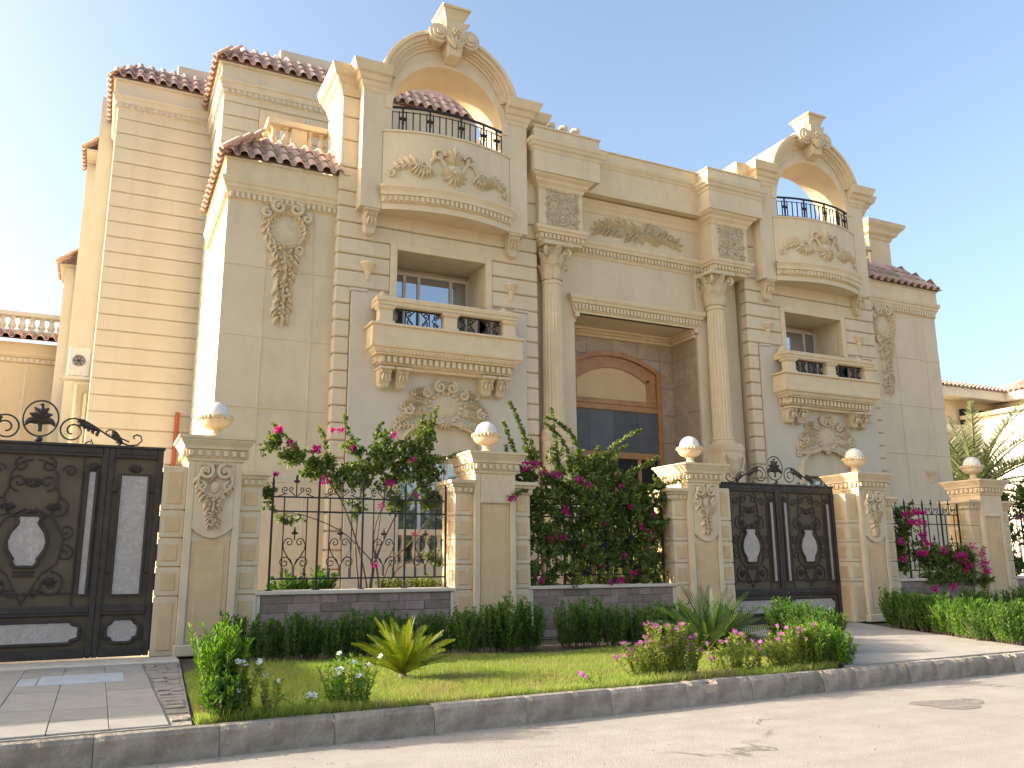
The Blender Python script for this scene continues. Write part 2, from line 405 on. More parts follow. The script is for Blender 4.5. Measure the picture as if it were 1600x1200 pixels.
def add_cracks(m, scale, width, col, amount):
    """thin wandering cracks mixed into a material's base colour"""
    nt = m.node_tree; N, L = nt.nodes, nt.links; b = N['Principled BSDF']
    src = b.inputs['Base Color'].links[0].from_socket
    tc = N.new('ShaderNodeTexCoord'); nz = N.new('ShaderNodeTexNoise'); nz.inputs['Scale'].default_value = 1.7; nz.inputs['Detail'].default_value = 6
    L.new(tc.outputs['Object'], nz.inputs['Vector'])
    mv = N.new('ShaderNodeMix'); mv.data_type = 'VECTOR'; mv.inputs[0].default_value = 0.55
    L.new(tc.outputs['Object'], mv.inputs[4]); L.new(nz.outputs['Color'], mv.inputs[5])
    vo = N.new('ShaderNodeTexVoronoi'); vo.feature = 'DISTANCE_TO_EDGE'; vo.inputs['Scale'].default_value = scale
    L.new(mv.outputs[1], vo.inputs['Vector'])
    r = N.new('ShaderNodeMapRange'); r.inputs[1].default_value = 0; r.inputs[2].default_value = width; r.inputs[3].default_value = 1; r.inputs[4].default_value = 0
    L.new(vo.outputs['Distance'], r.inputs[0])
    n2 = N.new('ShaderNodeTexNoise'); n2.inputs['Scale'].default_value = 0.9; L.new(tc.outputs['Object'], n2.inputs['Vector'])
    r2 = N.new('ShaderNodeMapRange'); r2.inputs[1].default_value = 0.48; r2.inputs[2].default_value = 0.62; r2.inputs[4].default_value = amount
    L.new(n2.outputs['Fac'], r2.inputs[0])
    mm = N.new('ShaderNodeMath'); mm.operation = 'MULTIPLY'; L.new(r.outputs[0], mm.inputs[0]); L.new(r2.outputs[0], mm.inputs[1])
    mx = N.new('ShaderNodeMix'); mx.data_type = 'RGBA'; mx.inputs[7].default_value = (*col, 1)
    L.new(mm.outputs[0], mx.inputs[0]); L.new(src, mx.inputs[6]); L.new(mx.outputs[2], b.inputs['Base Color'])
def add_tracks(m, col, amount):
    """long dusty wheel tracks running along the street"""
    nt = m.node_tree; N, L = nt.nodes, nt.links; b = N['Principled BSDF']
    src = b.inputs['Base Color'].links[0].from_socket
    tc = N.new('ShaderNodeTexCoord'); mp = N.new('ShaderNodeMapping'); mp.inputs['Scale'].default_value = (0.10, 1.5, 1); mp.inputs['Rotation'].default_value = (0, 0, -0.06)
    nz = N.new('ShaderNodeTexNoise'); nz.inputs['Scale'].default_value = 1.6; nz.inputs['Detail'].default_value = 7; nz.inputs['Roughness'].default_value = 0.65
    L.new(tc.outputs['Object'], mp.inputs['Vector']); L.new(mp.outputs[0], nz.inputs['Vector'])
    r = N.new('ShaderNodeMapRange'); r.inputs[1].default_value = 0.45; r.inputs[2].default_value = 0.7; r.inputs[4].default_value = amount
    L.new(nz.outputs['Fac'], r.inputs[0])
    sp = N.new('ShaderNodeTexNoise'); sp.inputs['Scale'].default_value = 45; sp.inputs['Detail'].default_value = 2; L.new(tc.outputs['Object'], sp.inputs['Vector'])
    r2 = N.new('ShaderNodeMapRange'); r2.inputs[1].default_value = 0.62; r2.inputs[2].default_value = 0.72; r2.inputs[4].default_value = 0.35; L.new(sp.outputs['Fac'], r2.inputs[0])
    ad = N.new('ShaderNodeMath'); ad.operation = 'MAXIMUM'; L.new(r.outputs[0], ad.inputs[0]); L.new(r2.outputs[0], ad.inputs[1])
    mx = N.new('ShaderNodeMix'); mx.data_type = 'RGBA'; mx.inputs[7].default_value = (*col, 1)
    L.new(ad.outputs[0], mx.inputs[0]); L.new(src, mx.inputs[6]); L.new(mx.outputs[2], b.inputs['Base Color'])
add_tracks(M['road'], (0.27, 0.23, 0.18), 0.45)
add_cracks(M['road'], 0.45, 0.012, (0.13, 0.11, 0.085), 0.8)
add_cracks(M['concrete'], 0.6, 0.01, (0.16, 0.135, 0.105), 0.7)
add_cracks(M['slab'], 1.1, 0.006, (0.20, 0.17, 0.135), 0.6)
add_cracks(M['kerb'], 1.5, 0.012, (0.10, 0.08, 0.06), 0.8)
# ------------------------------------------------------------------ ground, road, kerb, paving
def struct(o):
    o['kind'] = 'structure'; return o
def sheet(name, poly, z, mt):
    mb = MB(); mb.add([(x, y, z) for x, y in poly], [tuple(range(len(poly)))])
    return struct(mb.build(name, mt))
sheet('ground', [(-900, -900), (900, -900), (900, 900), (-900, 900)], -0.06, M['ground'])
def ky(x): return 8.0 + 0.035*x
sheet('road', [(-60, -14), (80, -14), (80, ky(80)+0.05), (-60, ky(-60)+0.05)], 0.0, M['road'])
n = 22; pts = []
for i in range(n):
    a = 2*PI*i/n; q = 1 + 0.22*math.sin(3*a+1) + random.uniform(-0.08, 0.08)
    pts.append((8.95+0.48*q*math.cos(a), 6.98+0.30*q*math.sin(a)))
sheet('road_patch', pts, 0.004, mat('damp_patch', (0.20, 0.165, 0.13), (0.27, 0.23, 0.185), rough=0.9, scale=9, bump=0.3, stain=(0.36, 0.31, 0.25), stainamt=0.8, stainscale=9))
# kerb: separate worn stones
kerb = struct(bpy.data.objects.new('kerb', None)); COL.objects.link(kerb)
def kerb_stone(L, seed, chip):
    r = random.Random(seed); mb = MB(); n = max(5, int(L/0.07)); vs = []
    for i in range(n+1):
        x = 0.003 + (L-0.006)*i/n
        c = abs(r.gauss(0, 1))*chip + (0.012 if i in (0, n) else 0)
        if r.random() < 0.22*min(1, chip*60): c += r.uniform(0.015, 0.05)*min(1, chip*70)
        vs += [(x, 0.0, -0.05), (x, 0.012+c*0.2, 0.10), (x, 0.02+c*0.5, 0.225-c*0.8), (x, 0.045+c, 0.258-c*0.45), (x, 0.15, 0.262-abs(r.gauss(0, 1))*chip*0.4), (x, 0.16, -0.05)]
    fs = [tuple(range(5, -1, -1)), tuple(6*n+i for i in range(6))]
    for i in range(n):
        for j in range(5):
            a = 6*i+j; fs.append((a+1, a, a+6, a+7))
    mb.add(vs, fs, False)
    return mb.mesh('kerb_stone', M['kerb'])
x = -6.0; k = 0
while x < 24:
    L = random.choice((0.98, 1.02, 1.05)) if x < 6.4 else random.uniform(0.5, 0.62)
    o = link('kerb_stone', kerb_stone(L, k, 0.004 if x < 6.2 else 0.014), kerb, loc=(x, ky(x)+random.uniform(-0.008, 0.008), random.uniform(-0.012, 0.004)), rot=(0, 0, 0.035+random.uniform(-0.008, 0.008)))
    x += L; k += 1
mb = MB(); mb.prism_xy([(-6, ky(-6)+0.035), (24, ky(24)+0.035), (24, ky(24)+0.15), (-6, ky(-6)+0.15)], -0.05, 0.215); mb.build('kerb_bedding', M['mortar'], kerb)
# raised ground behind the kerb
mb = MB(); mb.prism_xy([(-60, ky(-60)+0.1), (80, ky(80)+0.1), (80, 60), (-60, 60)], -0.05, 0.235)
struct(mb.build('verge', M['soil']))
mb = MB(); mb.prism_xy([(-6, ky(-6)+0.15), (0.86, ky(0.86)+0.15), (1.22, 14.0), (-6, 14.0)], 0.2, 0.262)
dr = struct(mb.build('driveway', M['brokenpave']))
xs = [0.68-0.47*i for i in range(14)]
for i in range(13):
    y = ky(xs[i]) + 0.19 + (0.0 if i % 2 else 0.0)
    j = 0
    while y < 13.3:
        L = 0.66 if j else 0.5 + 0.12*(i % 3)
        y1 = min(13.34, y+L)
        if y1-y > 0.12:
            m0 = MB(); m0.box(-0.2325, 0.2325, 0.003, y1-y-0.003, -0.05, 0.0, 0.004)
            link('paving_slab', m0.mesh('paving_slab', M['slab']), dr, loc=(xs[i]-0.235, y, 0.276+random.uniform(-0.004, 0.004)), rot=(random.uniform(-0.003, 0.003), random.uniform(-0.004, 0.004), random.uniform(-0.004, 0.004)))
        y = y1; j += 1
yy = 8.35
while yy < 13.3:       # broken cement pieces along the planting bed
    rowd = random.uniform(0.12, 0.24); wd = 0.14+0.34*(yy-8.2)/5.6; nc = max(1, round(wd/0.15))
    for c_ in range(nc):
        if random.random() < 0.12: continue
        cx_ = 0.70+wd*(c_+0.5)/nc; hw_, hd_ = wd/nc*0.47, rowd*0.46
        q = [(cx_+hw_*sx_*random.uniform(0.8, 1.05)+random.uniform(-0.012, 0.012), yy+rowd/2+hd_*sy_*random.uniform(0.75, 1.08)) for sx_, sy_ in ((-1, -1), (0, -1), (1, -1), (1, 1), (0.1, 1), (-1, 1))]
        m0 = MB(); zz = 0.263+random.uniform(0.003, 0.018); m0.prism_xy(q, zz-0.05, zz); m0.build('cement_piece', M['brokenpave'], dr)
    yy += rowd
for i in range(0):
    m0 = MB(); w = random.uniform(0.05, 0.12); d = random.uniform(0.06, 0.2)
    q = [(w*math.cos(a)*random.uniform(0.7, 1.1), d*math.sin(a)*random.uniform(0.7, 1.1)) for a in [2*PI*t/6 for t in range(6)]]
    m0.prism_xy(q, -0.04, 0.0)
    yy = random.uniform(8.3, 13.6); xx = random.uniform(0.74, 0.80+0.34*(yy-8.2)/5.6)
    q = [(a_+xx, b_+yy) for a_, b_ in q]; m0 = MB(); zz = 0.264+random.uniform(0, 0.009); m0.prism_xy(q, zz-0.04, zz)
    m0.build('cement_piece', M['brokenpave'], dr, loc=(0, 0, 0))
mb = MB(); mb.box(-0.50, 0.42, 11.45, 12.35, 0.24, 0.284, 0.008); mb.box(-0.72, -0.52, 11.5, 12.2, 0.24, 0.281, 0.006)
mb.build('cement_patch', M['bluecement'], dr)
mb = MB(); mb.box(-4.0, 1.18, 13.36, 13.98, 0.1, 0.30, 0.015); struct(mb.build('threshold', M['coping']))
mb = MB(); mb.prism_xy([(8.95, ky(9)+0.17), (13.25, ky(13.2)+0.17), (14.95, 13.0), (15.6, 14.4), (12.0, 14.4), (11.75, 13.7)], 0.2, 0.268)
struct(mb.build('concrete_drive', M['concrete']))
sheet('garden_ground', [(-6, 14.4), (32, 14.4), (32, 30), (-6, 30)], 0.262, M['concrete'])
# pebbles and dirt on the road
mb = MB()
for i in range(900):
    x = random.uniform(-2, 16); y = random.uniform(3.5, ky(x)-0.02) if random.random() < 0.7 else ky(x)-abs(random.gauss(0, 0.16))-0.01
    r = random.uniform(0.003, 0.011); a = random.random()*6
    vs = [(x+r*1.3*math.cos(a+t), y+r*math.sin(a+t)*random.uniform(0.7, 1.2), 0.001) for t in (0, 1.57, 3.14, 4.71)]
    mb.add(vs + [(x, y, r*1.1)], [(0, 1, 4), (1, 2, 4), (2, 3, 4), (3, 0, 4)])
mb.build('pebbles', M['kerb'], None, True)
# ------------------------------------------------------------------ the villa (all vertices in world metres)
villa = thing('villa', 'large beige stone villa with two arched gables and a columned porch behind the fence', 'villa', (13.6, 19.0, 0.27))
VI = Matrix.Translation((-13.6, -19.0, -0.27))
def vp(mb, name, mt, parent=None, stuff=False):
    """a part of the villa (parent None) or a sub-part of one of its parts"""
    o = mb.build(name, mt, parent or villa, stuff)
    if parent is None: o.matrix_parent_inverse = VI
    return o
def vlink(name, me, parent=None, **k):
    o = link(name, me, parent or villa, **k)
    if parent is None: o.matrix_parent_inverse = VI
    return o

def dentils(x0, x1, y, z0, z1, pitch, depth, wfrac=0.55, mb=None):
    mb = mb or MB(); n = max(1, round((x1-x0)/pitch)); p = (x1-x0)/n
    for i in range(n):
        c = x0 + (i+0.5)*p
        mb.box(c-p*wfrac/2, c+p*wfrac/2, y-depth, y+0.02, z0, z1)
    return mb
def dentils_side(y0, y1, x, sgn, z0, z1, pitch, depth, mb, wfrac=0.55):
    n = max(1, round((y1-y0)/pitch)); p = (y1-y0)/n
    for i in range(n):
        c = y0 + (i+0.5)*p
        mb.box(x-0.02*sgn, x+depth*sgn, c-p*wfrac/2, c+p*wfrac/2, z0, z1)

# roof tile mesh shared by every roof: local X along the eave, Y up the slope, Z off the roof
def make_tile(w=0.27, L=0.46):
    mb = MB(); n = 8; vs = []
    prof = []
    for i in range(n+1):
        t = i/n
        if t <= 0.62:
            a = PI*(t/0.62); prof.append((w*0.62*0.5*(1-math.cos(a)), 0.085*math.sin(a)))
        else:
            q = (t-0.62)/0.38; prof.append((w*0.62 + w*0.44*q, -0.03*math.sin(PI*q)))
    for (yy, lift, sc) in ((0, 0.035, 1.0), (L, 0.0, 0.92)):
        for th in (0, -0.018):
            for (x, z) in prof:
                vs.append((x*sc, yy, z*sc + lift + th))
    m = n+1; fs = []
    for i in range(n):
        fs += [(i, i+1, 2*m+i+1, 2*m+i), (m+i+1, m+i, 3*m+i, 3*m+i+1), (i+1, i, m+i, m+i+1), (2*m+i, 2*m+i+1, 3*m+i+1, 3*m+i)]
    fs += [(0, 2*m, 3*m, m), (n, m+n, 3*m+n, 2*m+n)]
    mb.add(vs, fs, True)
    return mb.mesh('roof_tile', M['tile'], 60)
TILE = make_tile()
def make_ridge():
    mb = MB(); n = 8; vs = []
    for (yy, r) in ((0, 0.098), (0.40, 0.088)):
        for th in (0, -0.02):
            for i in range(n+1):
                a = PI*i/n; vs.append(((r+th)*math.cos(a), yy, (r+th)*math.sin(a)))
    m = n+1; fs = []
    for i in range(n):
        fs += [(i, i+1, 2*m+i+1, 2*m+i), (i+1, i, m+i, m+i+1), (2*m+i, 2*m+i+1, 3*m+i+1, 3*m+i)]
    mb.add(vs, fs, True)
    return mb.mesh('ridge_tile', M['tile'], 60)
RIDGE = make_ridge()
def tile_field(parent, P, along, up, ncol, nrow, hip0=0.0, hip1=0.0, w=0.27, step=0.36, inv=False, s=1.0):
    """tiles from eave point P; hip0 / hip1 cut the start / end back by that many metres per metre up the slope"""
    A = Vector(along).normalized(); U = Vector(up).normalized(); Nn = A.cross(U).normalized()
    if Nn.z < 0: Nn = -Nn
    for r in range(nrow):
        d = r*step*s
        for c in range(ncol):
            x = c*w*s
            if x + w*s*0.5 < hip0*d or x + w*s*0.5 > ncol*w*s - hip1*d: continue
            o = Vector(P) + A*x + U*d + Nn*(0.012*s)
            mw = Matrix(((A.x, U.x, Nn.x, o.x), (A.y, U.y, Nn.y, o.y), (A.z, U.z, Nn.z, o.z), (0, 0, 0, 1)))
            j = Matrix.Rotation(random.uniform(-0.015, 0.015), 4, 'Z') @ Matrix.Rotation(random.uniform(-0.02, 0.02), 4, 'X')
            link('roof_tile', TILE, parent, mw=mw @ j @ Matrix.Scale(s, 4))
def ridge_line(parent, a, b, s=1.0):
    a, b = Vector(a), Vector(b); d = b-a; n = max(1, int(d.length/(0.36*s))); U = d.normalized()
    A = U.cross(Vector((0, 0, 1))).normalized(); Nn = A.cross(U)
    for i in range(n):
        o = a + U*(i*0.36*s) + Nn*0.015
        link('ridge_tile', RIDGE, parent, mw=Matrix(((A.x, U.x, Nn.x, o.x), (A.y, U.y, Nn.y, o.y), (A.z, U.z, Nn.z, o.z), (0, 0, 0, 1))) @ Matrix.Scale(s, 4))

def baluster_mesh(h, r=0.075, n=10):
    mb = MB()
    q = [(0, 1.0), (0.08, 1.0), (0.1, 0.6), (0.16, 0.55), (0.3, 0.95), (0.42, 0.98), (0.62, 0.55), (0.78, 0.42), (0.82, 0.62), (0.86, 0.62), (0.88, 0.5), (0.92, 0.95), (1.0, 0.95)]
    mb.lathe(0, 0, [(a*h, b*r) for a, b in q], n)
    return mb.mesh('baluster', M['trim'])

def recess(x0, x1, z0, z1, yf, yb, name='reveal', mt=None, parent=None):
    """the four inner faces of an opening"""
    mb = MB(); t = 0.05
    mb.box(x0-t, x0, yf, yb, z0-t, z1+t); mb.box(x1, x1+t, yf, yb, z0-t, z1+t)
    mb.box(x0, x1, yf, yb, z1, z1+t); mb.box(x0, x1, yf, yb, z0-t, z0)
    return vp(mb, name, mt or M['stucco'], parent)

# ================================================================== one bay, built at CX and copied to the other side
CX = 7.28; DX = 12.66
bay = []
def B(o):
    bay.append(o); return o
QY = 19.0
# core masonry behind the courses, with the two window openings left free
mb = MB()
for (a, b, z0, z1) in ((-2.66, -1.25, 0.27, 10.2), (1.25, 2.66, 0.27, 10.2), (-1.25, 1.25, 9.35, 10.2), (-1.25, 1.25, 4.3, 7.1), (-1.25, 1.25, 0.27, 1.55)):
    mb.box(CX+a, CX+b, QY+0.07, 22.6, z0, z1)
mb.box(CX-1.25, CX+1.25, 20.35, 22.6, 1.5, 9.4); mb.box(CX-1.25, CX+1.25, QY+0.07, 20.4, 9.345, 9.4)
mb.box(CX-2.66, CX+2.66, QY+0.07, 22.6, 10.2, 12.05)
for sx in (-1, 1): mb.box(CX+sx*2.66, CX+sx*1.62, QY+0.07, 20.42, 12.05, 13.2)
B(vp(mb, 'bay_wall', M['stucco']))
# horizontal stone courses
GZ = [0.27, 1.10, 1.52, 1.94, 2.36, 2.77, 3.19, 3.60, 4.02, 4.43, 4.84, 5.25, 5.66, 6.08, 6.49, 6.90, 7.32, 7.74, 8.16, 8.58, 9.00, 9.41, 9.82, 10.22, 10.62, 11.25, 11.98, 12.61, 13.18]
cache = {}
def course(x0, x1, z0, z1, y=QY, yb=None, name='wall_course', mt='stucco', c=0.028, keep=True):
    key = (round(x1-x0, 3), round(z1-z0, 3), yb, mt, c)
    if key not in cache:
        m0 = MB(); m0.box(0, x1-x0, 0, (yb or y+0.3)-y, 0.012, z1-z0-0.012, c)
        cache[key] = m0.mesh(name, M[mt])
    o = vlink(name, cache[key], loc=(x0, y, z0))
    if keep: B(o)
    return o
for i in range(len(GZ)-1):
    z0, z1 = GZ[i], GZ[i+1]
    if z1 <= 8.2:
        course(CX-2.73, CX-2.352, z0, z1); course(CX+2.352, CX+2.73, z0, z1)
    elif z1 < 9.5:
        course(CX-2.73, CX-1.38, z0, z1); course(CX+1.38, CX+2.73, z0, z1)
    elif z1 < 10.3:
        course(CX-2.73, CX+2.73, z0, z1)
    else:
        course(CX-2.73, CX-2.2, z0, z1, yb=20.45); course(CX+2.2, CX+2.73, z0, z1, yb=20.45)
# upper window: plain surround, deep reveal, sliding window
mb = MB()
for (a, b, z0, z1) in ((-1.38, -1.2, 7.1, 9.47), (1.2, 1.38, 7.1, 9.47), (-1.2, 1.2, 9.29, 9.47)):
    mb.box(CX+a, CX+b, QY-0.012, QY+0.2, z0, z1, 0.012)
B(vp(mb, 'window_surround', M['trim']))
B(recess(CX-1.2, CX+1.2, 7.15, 9.29, QY+0.204, 20.3))
def window(x0, x1, z0, z1, y, splits, mt='alu', fr=0.07, glass='glass', t=0.09):
    mb = MB()
    mb.box(x0, x0+fr, y, y+t, z0, z1, 0.008); mb.box(x1-fr, x1, y, y+t, z0, z1, 0.008)
    mb.box(x0+fr, x1-fr, y, y+t, z1-fr, z1, 0.008); mb.box(x0+fr, x1-fr, y, y+t, z0, z0+fr, 0.008)
    xs = [x0+fr] + [x0 + (x1-x0)*s for s in splits] + [x1-fr]
    for q in xs[1:-1]: mb.box(q-0.04, q+0.04, y-0.015, y+t-0.03, z0+fr, z1-fr, 0.006)
    w = vp(mb, 'window', M[mt])
    for a, b in zip(xs[:-1], xs[1:]):
        a2 = a+0.0 if a == xs[0] else a+0.04
        b2 = b if b == xs[-1] else b-0.04
        p = MB(); p.box(a2, b2, y+0.03, y+0.04, z0+fr, z1-fr); vp(p, 'pane', M[glass], w)
    return w
B(window(CX-1.2, CX+1.2, 7.15, 9.15, 20.12, (0.235, 0.40, 0.78), fr=0.085))
# raised plain panel behind the balcony with the arched ground floor opening
mb = MB()
PY = 18.93
for (a, b, z0, z1) in ((-2.34, -1.06, 0.27, 8.05), (1.06, 2.34, 0.27, 8.05), (-1.06, 1.06, 4.98, 7.13), (-1.06, 1.06, 0.27, 1.55), (-1.06, -1.19, 7.13, 8.05), (1.06, 1.19, 7.13, 8.05)):
    mb.box(CX+a, CX+b, PY, QY+0.12, z0, z1)
# spandrel over the arch
n = 16; arc = [(CX + 1.06*math.cos(PI - PI*i/n), 4.40 + 0.58*math.sin(PI*i/n)) for i in range(n+1)]
for i in range(n):
    mb.add([(arc[i][0], PY, arc[i][1]), (arc[i+1][0], PY, arc[i+1][1]), (arc[i+1][0], PY, 4.98), (arc[i][0], PY, 4.98),
            (arc[i][0], PY+0.14, arc[i][1]), (arc[i+1][0], PY+0.14, arc[i+1][1])], [(0, 1, 2, 3), (0, 4, 5, 1)])
mb.box(CX-2.38, CX-1.95, PY-0.04, QY+0.02, 8.055, 8.12, 0.012); mb.box(CX+1.95, CX+2.38, PY-0.04, QY+0.02, 8.055, 8.12, 0.012)
B(vp(mb, 'wall_panel', M['stucco_warm']))
mb = MB()
mb.arch(CX, 4.40, 1.0, 1.10, 0, PI, PY-0.05, PY+0.02, 24)
for k in range(len(mb.v)):
    x, y, z = mb.v[k]; mb.v[k] = (x, y, 4.40 + (z-4.40)*0.56)
mb.box(CX-1.17, CX-1.0, PY-0.05, PY+0.02, 3.9, 4.40, 0.01); mb.box(CX+1.0, CX+1.17, PY-0.05, PY+0.02, 3.9, 4.40, 0.01)
B(vp(mb, 'arch_hood', M['trim']))
mb = MB(); mb.box(CX-1.05, CX+1.05, PY+0.11, PY+0.2, 4.16, 4.97); mb.box(CX-1.05, CX+1.05, PY+0.04, PY+0.11, 4.16, 4.25, 0.01)
B(vp(mb, 'tympanum', M['stucco']))
B(recess(CX-1.05, CX+1.05, 1.5, 4.18, PY+0.15, 19.75))
B(window(CX-1.05, CX+1.05, 1.6, 4.15, 19.5, (0.33, 0.66), 'white', fr=0.08))
# ground balustrade
mb = MB(); mb.box(CX-1.05, CX+1.05, PY+0.03, PY+0.22, 1.51, 1.64, 0.01); mb.box(CX-1.05, CX+1.05, PY+0.01, PY+0.24, 2.28, 2.42, 0.012)
gb = B(vp(mb, 'window_balustrade', M['trim']))
BAL_S = baluster_mesh(0.64, 0.085)
for i in range(7): link('baluster', BAL_S, gb, loc=(CX-0.9+i*0.3, PY+0.125, 1.64))

# ---- carved work
def acanthus(x, z, ang, L, W, h, yf, mb, curl, side):
    """a curling acanthus spray: a stalk with lobes that shorten towards a rolled tip"""
    px, pz, a = x, z, ang; n = 9
    pts = []
    for i in range(n+1):
        pts.append((px, pz, a)); px += math.cos(a)*L/n; pz += math.sin(a)*L/n; a += curl/n
    mb.rtube([(p[0], p[1]) for p in pts], [0.035*(1-0.06*i) for i in range(n+1)], yf, 0.02)
    for i in range(1, n):
        px, pz, a = pts[i]; q = W*(1-0.55*abs(i/n-0.35))
        mb.rleaf(px, pz, a+0.75*side, q, 0.065*L, h, yf, bend=0.9*side, n=4)
        mb.rleaf(px, pz, a-0.75*side, q*0.75, 0.055*L, h*0.8, yf, bend=-0.9*side, n=4)
    px, pz, a = pts[-1]
    mb.rscroll(px+0.06*math.cos(a+side*1.57), pz+0.06*math.sin(a+side*1.57), 0.085, a-side*1.57, 1.2, side, 0.032, yf, 0.03, 12)
def cartouche(cx, cz, s, yf, mb):
    """oval shield in a scrolled border with acanthus sprays sweeping down to both sides"""
    mb.rdome(cx, cz, 0.34*s, 0.28*s, 0.06, yf, 20)
    for k in range(18):
        a = 2*PI*k/18; mb.rdome(cx+0.42*s*math.cos(a), cz+0.36*s*math.sin(a), 0.07*s, 0.06*s, 0.075, yf, 7)
    for sx in (-1, 1):
        mb.rscroll(cx+sx*0.16*s, cz+0.50*s, 0.15*s, PI/2, 1.5, -sx, 0.05*s, yf, 0.05)
        mb.rscroll(cx+sx*0.47*s, cz+0.33*s, 0.13*s, PI/2, 1.4, -sx, 0.045*s, yf, 0.04)
        A = lambda x, z, ang, L, W, curl: acanthus(cx+sx*x*s, cz+z*s, ang if sx > 0 else PI-ang, L*s, W*s, 0.10, yf, mb, curl*sx, -sx if curl > 0 else sx)
        A(0.42, 0.22, 0.9, 0.42, 0.17, -1.6)
        A(0.48, 0.05, 0.45, 0.62, 0.20, -1.5)
        A(0.44, -0.18, 0.10, 0.80, 0.20, -0.9)
        A(0.30, -0.36, -0.25, 0.95, 0.17, 0.2)
        mb.rscroll(cx+sx*0.95*s, cz-0.12*s, 0.13*s, PI/2, 1.4, sx, 0.045*s, yf, 0.04)
    for k in range(5):
        mb.rleaf(cx, cz-0.30*s, -PI/2+(k-2)*0.45, 0.24*s, 0.07*s, 0.08, yf)
    for k in range(5):
        mb.rleaf(cx, cz+0.46*s, PI/2+(k-2)*0.42, 0.22*s, 0.06*s, 0.09, yf)
mb = MB(); cartouche(CX+0.08, 5.36, 1.0, flat(PY), mb)
B(vp(mb, 'shield_carving', M['carving']))

def console(cx, z0, z1, w, y0, y1, mb):
    """scroll bracket: a tapering tongue with a rolled head and a rounded foot"""
    h = z1-z0; n = 14; vs = []; P = y1-y0
    for i in range(n+1):
        t = i/n
        p = P*(0.86+0.10*math.cos(2*PI*t*0.9)-0.42*t**1.6) if t < 0.97 else P*0.30
        ww = w*0.5*(1-0.16*t) if t < 0.72 else w*0.42*math.sqrt(max(0.03, 1-((t-0.72)/0.285)**2))
        for q, k in ((-1, 0.0), (-0.96, 0.92), (-0.72, 1.0), (-0.62, 0.94), (0, 0.97), (0.62, 0.94), (0.72, 1.0), (0.96, 0.92), (1, 0.0)):
            vs.append((cx+q*ww, y1-p*k, z1-h*t))
    fs = []
    for i in range(n):
        for j in range(8):
            a_ = 9*i+j; fs.append((a_, a_+9, a_+10, a_+1))
    fs.append(tuple(9*n+j for j in range(9)))
    mb.add(vs, fs, True)
    mb.box(cx-w*0.58, cx+w*0.58, y1-P*1.04, y1, z1-0.06, z1+0.001, 0.01)
    ya = flat(y1-P*0.86)
    for sx in (-1, 1): mb.rscroll(cx+sx*w*0.2, z1-h*0.22, w*0.16, PI/2, 1.2, -sx, 0.018, ya, 0.01, 12)
    for k in (-1, 0, 1): mb.rleaf(cx+k*w*0.2, z1-h*0.36, -PI/2+k*0.25, h*0.34, w*0.11, 0.05, ya, n=4)

# lower balcony
BY = 18.4
mb = MB(); mb.box(CX-1.95, CX+1.95, BY, PY+0.01, 6.70, 7.13); mb.box(CX-2.01, CX+2.01, BY-0.06, PY+0.01, 7.13, 7.19, 0.015)
mb.cornice(CX-1.95, CX+1.95, BY, PY+0.01, [(6.16, -0.33), (6.22, -0.33), (6.25, -0.24), (6.44, -0.22), (6.46, -0.13), (6.50, -0.12), (6.56, -0.06), (6.60, -0.05), (6.62, 0.0), (6.665, 0.015), (6.70, 0.015)])
bal = B(vp(mb, 'balcony', M['trim']))
mb = dentils(CX-1.72, CX+1.72, BY+0.22, 6.285, 6.43, 0.152, 0.075)
dentils_side(BY+0.24, PY, CX-1.72, -1, 6.285, 6.43, 0.152, 0.075, mb); dentils_side(BY+0.24, PY, CX+1.72, 1, 6.285, 6.43, 0.152, 0.075, mb)
vp(mb, 'dentil_row', M['trim'], bal, True)
mb = dentils(CX-1.83, CX+1.83, BY+0.11, 6.505, 6.55, 0.09, 0.045, 0.7); vp(mb, 'egg_moulding', M['trim'], bal, True)
PIER = MB(); PIER.box(-0.21, 0.21, 0, 0.30, 0, 0.07, 0.008); PIER.box(-0.17, 0.17, 0.03, 0.27, 0.07, 0.34, 0.01)
PIER.cornice(-0.17, 0.17, 0.03, 0.27, [(0.34, 0.0), (0.36, 0.025), (0.40, 0.05), (0.43, 0.05)], B=1)
PIER = PIER.mesh('pier', M['trim'])
for u in (-1.62, 0.02, 1.62): link('pier', PIER, bal, loc=(CX+u, BY+0.02, 7.19))
mb = MB()
mb.cornice(CX-1.80, CX+1.80, BY+0.05, BY+0.29, [(7.62, 0.0), (7.66, 0.04), (7.72, 0.045), (7.74, 0.075), (7.82, 0.09), (7.85, 0.06)], B=1)
for sx in (-1, 1):
    a, b = sorted((CX+sx*1.86, CX+sx*1.60)); mb.box(a, b, BY+0.3, PY, 7.63, 7.84, 0.02)
vp(mb, 'handrail', M['trim'], bal)
for sx in (-1, 1):
    mb = MB(); mb.lathe(CX+sx*1.62, BY+0.42, [(7.85, 0.15), (7.92, 0.15), (7.94, 0.11), (8.0, 0.11), (8.05, 0.05), (8.09, 0.03)], 10)
    vp(mb, 'lamp_socket', M['trim'], bal)
